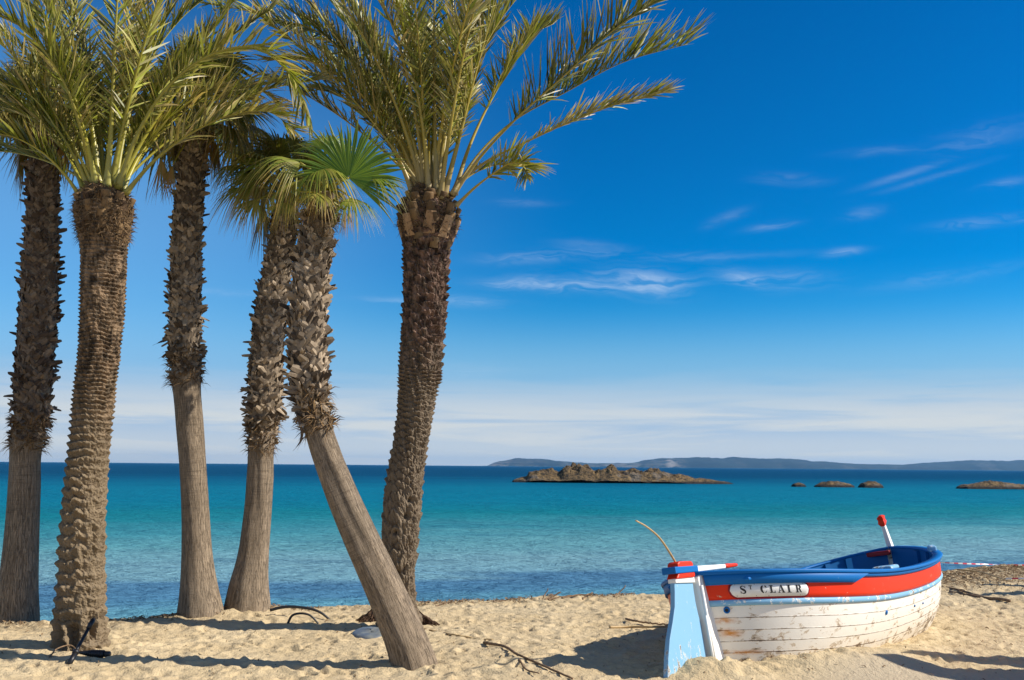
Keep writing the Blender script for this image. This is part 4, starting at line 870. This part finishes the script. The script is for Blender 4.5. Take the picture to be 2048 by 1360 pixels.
for (px_, py_, r) in ((1773, 1225, .026), (1829, 1212, .014), (1846, 1206, .012)):
    p, n = ring_at(px_, py_, 0, 0, .004); t_ = unit(np.cross([0, 0, 1.0], n)); up_ = np.cross(n, t_); b = MB(); rr = np.array([r, r * .9, r * .4, .001]); hh = np.array([-.006, .004, .007, .008])
    b.grid(np.array([[p + q * (math.cos(x) * t_ + math.sin(x) * up_) + n * h for q, h in zip(rr, hh)] for x in a_])); b.build('plug', P_BLUE, boat)
# name board with stencilled lettering
sfine = np.linspace(.004, .4, 800); pxs = np.array([proj_px(hull_pt(np.array([s_]), np.array([.19]), -1, np.array([.03]))[0])[0] for s_ in sfine])
S_of = lambda px_: float(np.interp(px_, pxs, sfine))
Sa, Sb = S_of(1460), S_of(1618); ua, ub = np.interp([Sa, Sb], tS, arcS); DT, DB = .122, .262
def board_pt(u, t, off):
    """u metres along the hull, t 0 bottom..1 top of the board"""
    u = np.asarray(u, float); t = np.asarray(t, float); S = np.interp(u, arcS, tS); return hull_pt(S, DB + (DT - DB) * t, -1, 0 * u + off)
HB = (DB - DT) / 2
def board(b, off0, off1, grow):
    n = 61; uu = np.linspace(ua - grow, ub + grow, n); rows = []
    for u in uu:
        e = min(u - (ua - grow), (ub + grow) - u); rr = HB + grow; hh = math.sqrt(max(0, rr * rr - max(0, rr - e) ** 2)) / (2 * HB); hh = max(hh, .02)
        rows.append([(u, .5 - hh, off0), (u, .5 - hh, off1), (u, .5, off1), (u, .5 + hh, off1), (u, .5 + hh, off0)])
    A = np.array(rows); P = np.stack([np.stack([board_pt([r[0]], [r[1]], r[2])[0] for r in row]) for row in A]); b.grid(P)
b = MB(); board(b, .010, .016, .018); nb = b.build('name_board', P_DKRED, boat)
b = MB(); board(b, .016, .023, 0); pl = b.build('name_plate', P_WHITE, nb)
def stroke(pts, ws):
    P = np.array(pts, float); T = unit(np.gradient(P, axis=0)); N = np.c_[-T[:, 1], T[:, 0]]; w_ = np.array(ws if hasattr(ws, '__len__') else [ws] * len(P))[:, None] / 2; return np.stack([P - N * w_, P + N * w_], 1)
def rect(x0, y0, x1, y1): return np.array([[(x0, y0), (x0, y1)], [(x1, y0), (x1, y1)]], float)
an = lambda cx, cy, rx, ry, a0_, a1_, n: [(cx + rx * math.cos(R(a)), cy + ry * math.sin(R(a))) for a in np.linspace(a0_, a1_, n)]
GL = {'I': [rect(.22, .06, .50, .94), rect(.05, 0, .67, .09), rect(.05, .91, .67, 1)],
      'L': [rect(.17, .06, .43, .94), rect(.02, 0, .38, .09), rect(.02, .91, .58, 1), rect(.46, 0, .80, .09), stroke([(.76, .04), (.80, .34)], [.14, .04])],
      'A': [stroke([(.50, 1.0), (.80, .06)], [.22, .27]), stroke([(.40, .86), (.16, .08)], [.06, .09]), rect(.24, .28, .52, .36), rect(.0, 0, .30, .09), rect(.58, 0, 1.0, .09)],
      'R': [rect(.15, .06, .40, .94), rect(.0, 0, .52, .09), rect(.0, .91, .40, 1), stroke([(.46, .95)] + an(.50, .73, .26, .22, 85, -85, 9) + [(.46, .51)], [.09, .12, .18, .24, .26, .26, .24, .2, .14, .1, .09]), stroke([(.56, .48), (.70, .30), (.76, .08), (.92, .06)], [.2, .24, .2, .1])],
      'C': [stroke(an(.50, .5, .36, .46, 105, 255, 13), [.10, .16, .22, .26, .28, .29, .29, .29, .28, .26, .22, .16, .1]), stroke(an(.52, .5, .32, .46, 78, 30, 6), [.08, .10, .13, .15, .15, .1]), stroke(an(.52, .5, .32, .46, -78, -25, 6), [.08, .08, .07, .06, .05, .04]), rect(.80, .66, .86, .98)],
      'S': [stroke([(.72, .74), (.66, .88), (.50, .96), (.32, .94), (.20, .82), (.22, .66), (.40, .55), (.58, .44), (.72, .30), (.68, .14), (.52, .05), (.34, .05), (.20, .14), (.14, .30)], [.06, .07, .09, .13, .20, .24, .28, .28, .24, .20, .13, .09, .07, .06]), rect(.74, .70, .80, .98), rect(.08, .02, .14, .32)],
      'T': [rect(.34, .06, .58, 1), rect(.2, 0, .72, .09), rect(.02, .88, .30, 1), rect(.62, .88, .90, 1), rect(.02, .68, .08, .9), rect(.84, .68, .90, .9)]}
for ch, pxc, t0, hgt in (('S', 1486.5, .25, .60), ('T', 1502, .56, .30), ('C', 1528, .25, .58), ('L', 1545.5, .25, .58), ('A', 1562.5, .25, .58), ('I', 1580, .25, .58), ('R', 1597.5, .25, .58)):
    uc = float(np.interp(S_of(pxc), tS, arcS)); H_ = hgt * 2 * HB; wd = H_ * .86; b = MB()
    for G in GL[ch]:
        b.grid(np.stack([np.stack([board_pt([uc + (q[0] - .45) * wd], [t0 + q[1] * hgt], .0245)[0] for q in row]) for row in G])[:, ::-1])
    b.build('letter', P_BLACK, pl)
b = MB()
for px_, t in ((1472, .93), (1472, .1), (1511, .93), (1511, .07), (1536, .05), (1600, .06), (1608, .93)):
    u_ = float(np.interp(S_of(px_), tS, arcS)); b.add([board_pt([u_ + .004 * math.cos(x)], [t + .03 * math.sin(x)], .0245)[0] for x in a_[:-1:3]], [tuple(range(8))])
b.build('name_plate_nails', DRIFT, pl)

# ------------------------------------------------------------------ things lying about on the sand
def on_sand(px, py):
    d = ray(px, py); z = 0.0
    for _ in range(12):
        p = np.array([0, 0, CAM_H]) + d * ((z - CAM_H) / d[2]); z = gz(p[0], p[1])
    return p
def lying(name, pts, rad, m, label, cat, group=None, lift=None, seg=8, n=40, jit=.0, seed=1, flat=1.0, Yd=None):
    P = np.array([on_sand(*p) if Yd is None else at(p[0], p[1], Yd + .02 * i) for i, p in enumerate(pts)]); lift = np.zeros(len(P)) if lift is None else np.array(lift, float)
    P[:, 2] += lift + rad * .5; q = spline(P, n) + np.random.default_rng(seed).normal(size=(n, 3)) * jit; r = np.linspace(1, .75, n) * rad
    b = MB(); b.tube(q, r, seg, flat); o = b.build(name, m, off=q[0]); o.location = q[0]; return tag(o, label, cat, group)
# black irrigation pipe leaning on the front date palm, and the piece lying beside it
pipe0 = on_sand(138, 1329); pipe1 = at(186, 1240, pipe0[1] + .42)
root = empty('irrigation_pipe', pipe0); tag(root, 'black plastic pipe standing tilted against the foot of the ringed date palm', 'pipe')
dv = unit(pipe1 - pipe0); LP = np.linalg.norm(pipe1 - pipe0)
b = MB(); b.tube([pipe0 - dv * .05, pipe1], .017, 10); b.build('tube', BLACKP, root, pipe0)
for a_0, a_1, rr in ((.0, .24, .026), (.24, .30, .032), (.80, 1.0, .025), (.97, 1.03, .020)):
    b = MB(); b.tube([pipe0 + dv * LP * a_0, pipe0 + dv * LP * a_1], rr, 12); b.build('sleeve', BLACKP, root, pipe0)
p = on_sand(182, 1316); root = empty('corrugated_pipe_piece', p); tag(root, 'short ribbed black pipe piece lying flat beside the tilted pipe', 'pipe')
e0, e1 = on_sand(157, 1311), on_sand(208, 1317); e0[2] += .03; e1[2] += .045; q = e0 + (e1 - e0) * np.linspace(0, 1, 61)[:, None]; b = MB(); b.tube(q, .045 * np.clip(np.linspace(.35, 1.5, 61), 0, 1) * (1 + .09 * np.sign(np.sin(np.linspace(0, 75, 61)))), 14, .8); b.build('ribbed_tube', BLACKP, root, p)
b = MB(); dq = unit(e1 - e0); b.tube([e1, e1 + dq * .06], .030, 14); b.build('coupling', BLACKP, root, p)
lying('dry_leaf_rib', [(98, 1316), (118, 1306), (140, 1303), (158, 1306)], .008, DRIFT, 'thin grey leaf rib arched over the sand behind the tilted pipe', 'leaf rib', lift=[0, .05, .06, 0])
lying('rubber_hose', [(540, 1222), (565, 1216), (600, 1216), (640, 1226), (665, 1239)], .020, BLACKP, 'long black rubber hose arching out of the sand behind the leaning palm', 'hose', 'black hoses by the palms', lift=[0, 0, 0, 0, -.04], Yd=13.2)
lying('rubber_hose', [(575, 1243), (585, 1232), (602, 1228), (618, 1231), (637, 1242)], .016, BLACKP, 'short bent grey-black hose below the longer arching one', 'hose', 'black hoses by the palms', lift=[-.04, 0, 0, 0, -.04], Yd=12.75)
# round grey cover half buried beside the leaning palm
p = on_sand(742, 1270); b = MB(); aa = np.linspace(0, 2 * np.pi, 49); prof = [(.0, .055), (.10, .055), (.18, .048), (.205, .036), (.215, .018), (.21, -.06)]
b.grid(np.array([[(r * 1.05 * math.cos(x), r * 1.2 * math.sin(x), h + .02 * math.sin(x)) for r, h in prof] for x in aa])); o = b.build('drain_cover', GREYP); o.location = p
tag(o, 'round grey plastic cover half buried beside the leaning palm', 'cover')
lying('palm_stalk', [(842, 1258), (880, 1266), (915, 1272), (950, 1278), (985, 1281)], .022, REED, 'pale flat palm stalk lying behind the foot of the leaning palm', 'stalk', flat=.5, jit=.003)
root = empty('driftwood_branch', on_sand(1040, 1320)); off = np.array(root.location); tag(root, 'long thin brown branch with a twig in the open sand', 'branch')
P = np.array([on_sand(*p) for p in ((968, 1287), (1000, 1296), (1040, 1318), (1085, 1337), (1145, 1362))]); P[:, 2] += [.01, .03, .035, .03, .02]; q = spline(P, 50); q += np.random.default_rng(5).normal(size=q.shape) * .0015
b = MB(); b.tube(q, np.linspace(.016, .010, 50), 8); b.build('stem', DRIFT, root, off)
P = np.array([on_sand(*p) for p in ((1036, 1316), (1042, 1330), (1052, 1344), (1078, 1352))]); P[:, 2] += .025; b = MB(); b.tube(spline(P, 16), np.linspace(.013, .006, 16), 7); b.build('twig', DRIFT, root, off)
lying('dry_reed', [(1219, 1259), (1260, 1260), (1300, 1260), (1345, 1259)], .016, REED, 'straight tan reed on the sand left of the boat rudder', 'reed', 'reeds by the boat', lift=[.02, .03, .03, .03])
lying('dry_reed', [(1252, 1242), (1275, 1250), (1305, 1254), (1345, 1256)], .014, DRIFT, 'darker crooked reed just behind the straight tan one', 'reed', 'reeds by the boat', lift=[.02, .04, .04, .03], jit=.004)
# reed stuck behind the rudder head
P = [on_keel(1353, 1128), on_keel(1340, 1106), on_keel(1318, 1075), on_keel(1292, 1053), on_keel(1269, 1040)]
P = np.array([(BM @ np.r_[x, 1])[:3] for x in P]); P = np.vstack([P[0] + (P[0] - P[1]) * .35, P]); P[:, 1] -= np.r_[0.0, 0, .0, .02, .05, .1]; q = spline(P, 40); b = MB(); b.tube(q, np.linspace(.012, .007, 40), 7); o = b.build('reed_cane', REED, off=q[0]); o.location = q[0]
tag(o, 'thin curved cane stuck upright behind the red rudder head', 'cane')
# litter along the strand line
rl = np.random.default_rng(9); strand = 'driftwood sticks along the strand line'
for (px_, py_, dx_, dy_, r_, lf, lab) in ((1105, 1190, 18, -3, .02, .05, 'forked bleached stick on the sand crest between palm and boat'), (1120, 1195, 26, 2, .016, .02, 'flat brown stick lying left of the cluster on the sand crest'), (1150, 1192, 30, 4, .022, .03, 'thick dark stick in the middle of the crest litter'), (1090, 1186, 8, -7, .014, .10, 'short stick poking up from the sand crest'), (1240, 1186, 14, -6, .016, .10, 'small upright twig on the crest nearest the boat'),
                                  (1010, 1199, 24, -2, .014, .02, 'slim dark stick on the crest right of the tallest date palm'), (890, 1242, 20, 6, .012, .02, 'fine twig on the sand right of the tallest date palm'), (1175, 1188, 12, -3, .018, .04, 'stubby stick right of the crest litter'),
                                  (1960, 1196, 60, 10, .03, .02, 'long bleached log half buried right of the boat'), (1925, 1186, 40, 12, .02, .03, 'brown branch end beside the long bleached log'), (1900, 1180, 30, 6, .016, .04, 'thin stick touching the boat bow side')):
    if px_ < 1300:      # on the sand crest
        dr_ = ray(px_, py_); yy_ = np.linspace(11, 19, 400); xx_ = dr_[0] * yy_; k_ = int(np.argmin(np.abs(yy_ - (np.interp(xx_, CREST[:, 0], CREST[:, 1]) - .25)))); c_ = np.array([xx_[k_], yy_[k_], 0])
        L_ = dx_ * yy_[k_] / F_PX * .9; tlt = -dy_ * yy_[k_] / F_PX * .9; e_ = [c_ + [-L_, -.08, 0], c_ + [0, .03, 0], c_ + [L_, .06, 0]]
        P_ = np.array([[q[0], q[1], gz(q[0], q[1]) + r_ * .6] for q in e_]); P_[:, 2] += [0, lf * .4 + max(0, tlt) * .5, lf + max(0, tlt)]
        q = spline(P_, 14) + np.random.default_rng(int(px_)).normal(size=(14, 3)) * .004; b = MB(); b.tube(q, np.linspace(1, .6, 14) * r_ * .8, 7); o = b.build('driftwood_stick', DRIFT, off=q[0]); o.location = q[0]; tag(o, lab, 'stick', strand); continue
    lying('driftwood_stick', [(px_ - dx_, py_ - dy_), (px_, py_ + rl.uniform(-2, 2)), (px_ + dx_, py_ + dy_)], r_, DRIFT, lab, 'stick', strand, lift=[0, lf * .5, lf], n=14, jit=.005, seed=int(px_))
lying('dry_reed', [(1915, 1150), (1950, 1156), (1985, 1163), (2018, 1169)], .014, REED, 'slender reed running from the litter bank to the barrier tape', 'reed', 'reeds by the boat', lift=[.1, .12, .1, .05])
b = MB()
for i in range(5200):
    if i < 3200: x = rl.uniform(4.9, 11.5); y = np.interp(x, CREST[:, 0], CREST[:, 1]) - .2 - abs(rl.normal()) * 1.15
    else: x = rl.uniform(-6.5, 6); y = np.interp(x, CREST[:, 0], CREST[:, 1]) - .05 + rl.normal() * .16
    if i >= 3200 and fbm(np.array([x / 1.1]), np.array([3.]), 41, 3)[0] < .02: continue
    z = gz(x, y) + .012; a = rl.uniform(0, np.pi); l = rl.uniform(.02, .11); d = np.array([math.cos(a), math.sin(a), rl.normal() * .35]); s_ = np.array([-d[1], d[0], rl.normal() * .4]) * rl.uniform(.003, .008)
    c = np.array([x, y, z]); b.add([c - d * l / 2 - s_, c - d * l / 2 + s_, c + s_ * 1.3 + [0, 0, .02], c - s_ * 1.3 + [0, 0, .02], c + d * l / 2], [(0, 1, 2, 3), (3, 2, 4)])
for i in range(900):
    x = rl.uniform(-6.5, 8); y = rl.uniform(9.0, 15.5); z = gz(x, y) + .01; a = rl.uniform(0, np.pi); l = rl.uniform(.015, .07); d = np.array([math.cos(a), math.sin(a), rl.normal() * .2]); s_ = np.array([-d[1], d[0], rl.normal() * .4]) * rl.uniform(.002, .006)
    c = np.array([x, y, z]); b.add([c - d * l / 2 - s_, c - d * l / 2 + s_, c + s_ * 1.3 + [0, 0, .012], c - s_ * 1.3 + [0, 0, .012], c + d * l / 2], [(0, 1, 2, 3), (3, 2, 4)])
tag(b.build('seagrass_litter', WRACK), 'brown dried seagrass and twigs washed up along the strand', 'seagrass', kind='stuff')
# matted roots round the foot of the tallest date palm, fallen sheath at its side
for (px_, py_, rx, h, lab) in ((752, 1243, .28, .22, 'dark torn root flare on the left of the scaled date palm'), (838, 1248, .26, .16, 'reddish brown root mat spilling right of the scaled date palm')):
    p = on_sand(px_, py_); b = MB()
    for i in range(420):
        a = rl.uniform(0, 2 * np.pi); rr = rl.random() ** .6 * rx; st_ = np.array([rr * .55 * math.cos(a), rr * .45 * math.sin(a), h * (1 - rr / rx) + .01]); e = np.array([rr * 1.15 * math.cos(a) + rl.normal() * .03, rr * .8 * math.sin(a), h * .55 * (1 - rr / rx) - .03]); sd_ = unit(rl.normal(size=3)) * rl.uniform(.006, .014)
        m_ = (st_ + e) / 2 + [0, 0, .02]; b.add([st_ - sd_, st_ + sd_, m_ + sd_, m_ - sd_, e], [(0, 1, 2, 3), (3, 2, 4)])
    b.grid(np.array([[(r * rx * .8 * math.cos(x), r * rx * .6 * math.sin(x), h * .8 * (1 - r ** 1.5) - .04) for r in np.linspace(.02, 1.1, 8)] for x in np.linspace(0, 2 * np.pi, 25)]))
    o = b.build('root_mat', ROOT, smooth=False); o.location = p; tag(o, lab, 'roots')
# red and white barrier tape on two low stakes
def m_tape(t, b):
    u = attr(t, 'u'); k = t.math('GREATER_THAN', t.math('FRACT', t.math('MULTIPLY', u, 5.0)), .5)
    t.l.new(t.mix(k, (.75, .73, .72), (.62, .05, .08)), b.inputs['Base Color']); b.inputs['Roughness'].default_value = .4
TAPE = mat('striped tape', m_tape)
def tape(pts, label, w_=.012):
    q = spline(np.array(pts), 160); L_ = np.concatenate([[0], np.cumsum(np.linalg.norm(np.diff(q, axis=0), axis=1))]); tw = L_ * 2.0
    n_ = np.stack([0 * tw, np.sin(tw) * .6, np.cos(tw)], -1) * w_; b = MB(); b.grid(np.stack([q - n_, q + n_], 1), u=np.stack([L_, L_], 1)); o = b.build('barrier_tape', TAPE, off=q[0]); o.location = q[0]; return tag(o, label, 'tape', 'striped barrier tapes')
g0, g1 = at(1790, 1121, 17.0), at(2140, 1131, 18.5); gm = (g0 + g1) / 2 - [0, 0, .02]
tape([g0, gm, g1], 'red and white tape strung low across the beach behind the boat bow')
tape([on_sand(2012, 1169) + [0, 0, .10], on_sand(2040, 1171) + [0, 0, .12], on_sand(2110, 1178) + [0, 0, .2]], "loose red and white tape end beside the reeds at the right", .014)
for g, lab in ((g0, 'low wooden stake hidden behind the boat, holding the barrier tape'), (g1, 'low wooden stake past the right edge holding the tape end')):
    zb = gz(g[0], g[1]); b = MB(); b.tube([(g[0], g[1], zb - .2), (g[0], g[1], g[2] - .03), (g[0], g[1], g[2] + .03), (g[0], g[1], g[2] + .06)], [.02, .02, .018, .004], 8); o = b.build('tape_stake', DRIFT, off=(g[0], g[1], zb)); o.location = (g[0], g[1], zb); tag(o, lab, 'stake')
# unseen boards added beyond the right edge only to cast shadows on the sand
def upright(x, y, h, w_, lean, label):
    z = gz(x, y); b = MB(); n = 24; rows = []
    for t in np.linspace(0, 1, n):
        ww = w_ / 2 * (1 - t ** 3.2) ** .8 * (.75 + .25 * math.sin(math.pi * min(1, t * 1.3))) + .005
        c = np.array([x + lean * t, y, z - .15 + (h + .15) * t]); rows.append([c + [-.03, 0, 0], c + [-.015, -ww, 0], c + [.03, 0, 0], c + [-.015, ww, 0], c + [-.03, 0, 0]])
    b.grid(np.array(rows)[:, ::-1]); o = b.build('shadow_caster', P_WHITE, off=(x, y, z)); o.location = (x, y, z); tag(o, label, 'board', 'unseen boards added beyond the right edge to cast shadows')
SL = 1 / math.tan(SUN_EL)
for (px_, py_, h, w_, lab) in ((1690, 1322, 2.7, 1.0, 'tall tapered shape added to cast the long foreground shadow'), (1770, 1306, 2.5, .75, 'shorter added shadow caster behind the tall one'), (1885, 1188, 2.4, .7, 'wide shadow caster added far along the beach to shade the driftwood'), (1930, 1172, 2.2, .5, 'narrow added shadow caster near the litter bank')):
    p = on_sand(px_, py_); upright(p[0] + h * SL * math.cos(SUN_AZ), p[1] + h * SL * math.sin(SUN_AZ), h, w_, 0, lab)

# ------------------------------------------------------------------ air: far islands fade to blue
hz = bpy.data.materials.new('sea air'); hz.use_nodes = True; t = NT(hz.node_tree); t.n.remove(t.n['Principled BSDF'])
pv = t.node('ShaderNodeVolumePrincipled', inp={'Color': (.20, .56, 1.0, 1), 'Density': 0.000046, 'Anisotropy': 0.2}); t.l.new(pv.outputs[0], t.n['Material Output'].inputs['Volume'])
b = MB(); b.box((0, 5500, 48), 24000, 13000, 104); tag(b.build('haze', hz, smooth=False), kind='stuff')
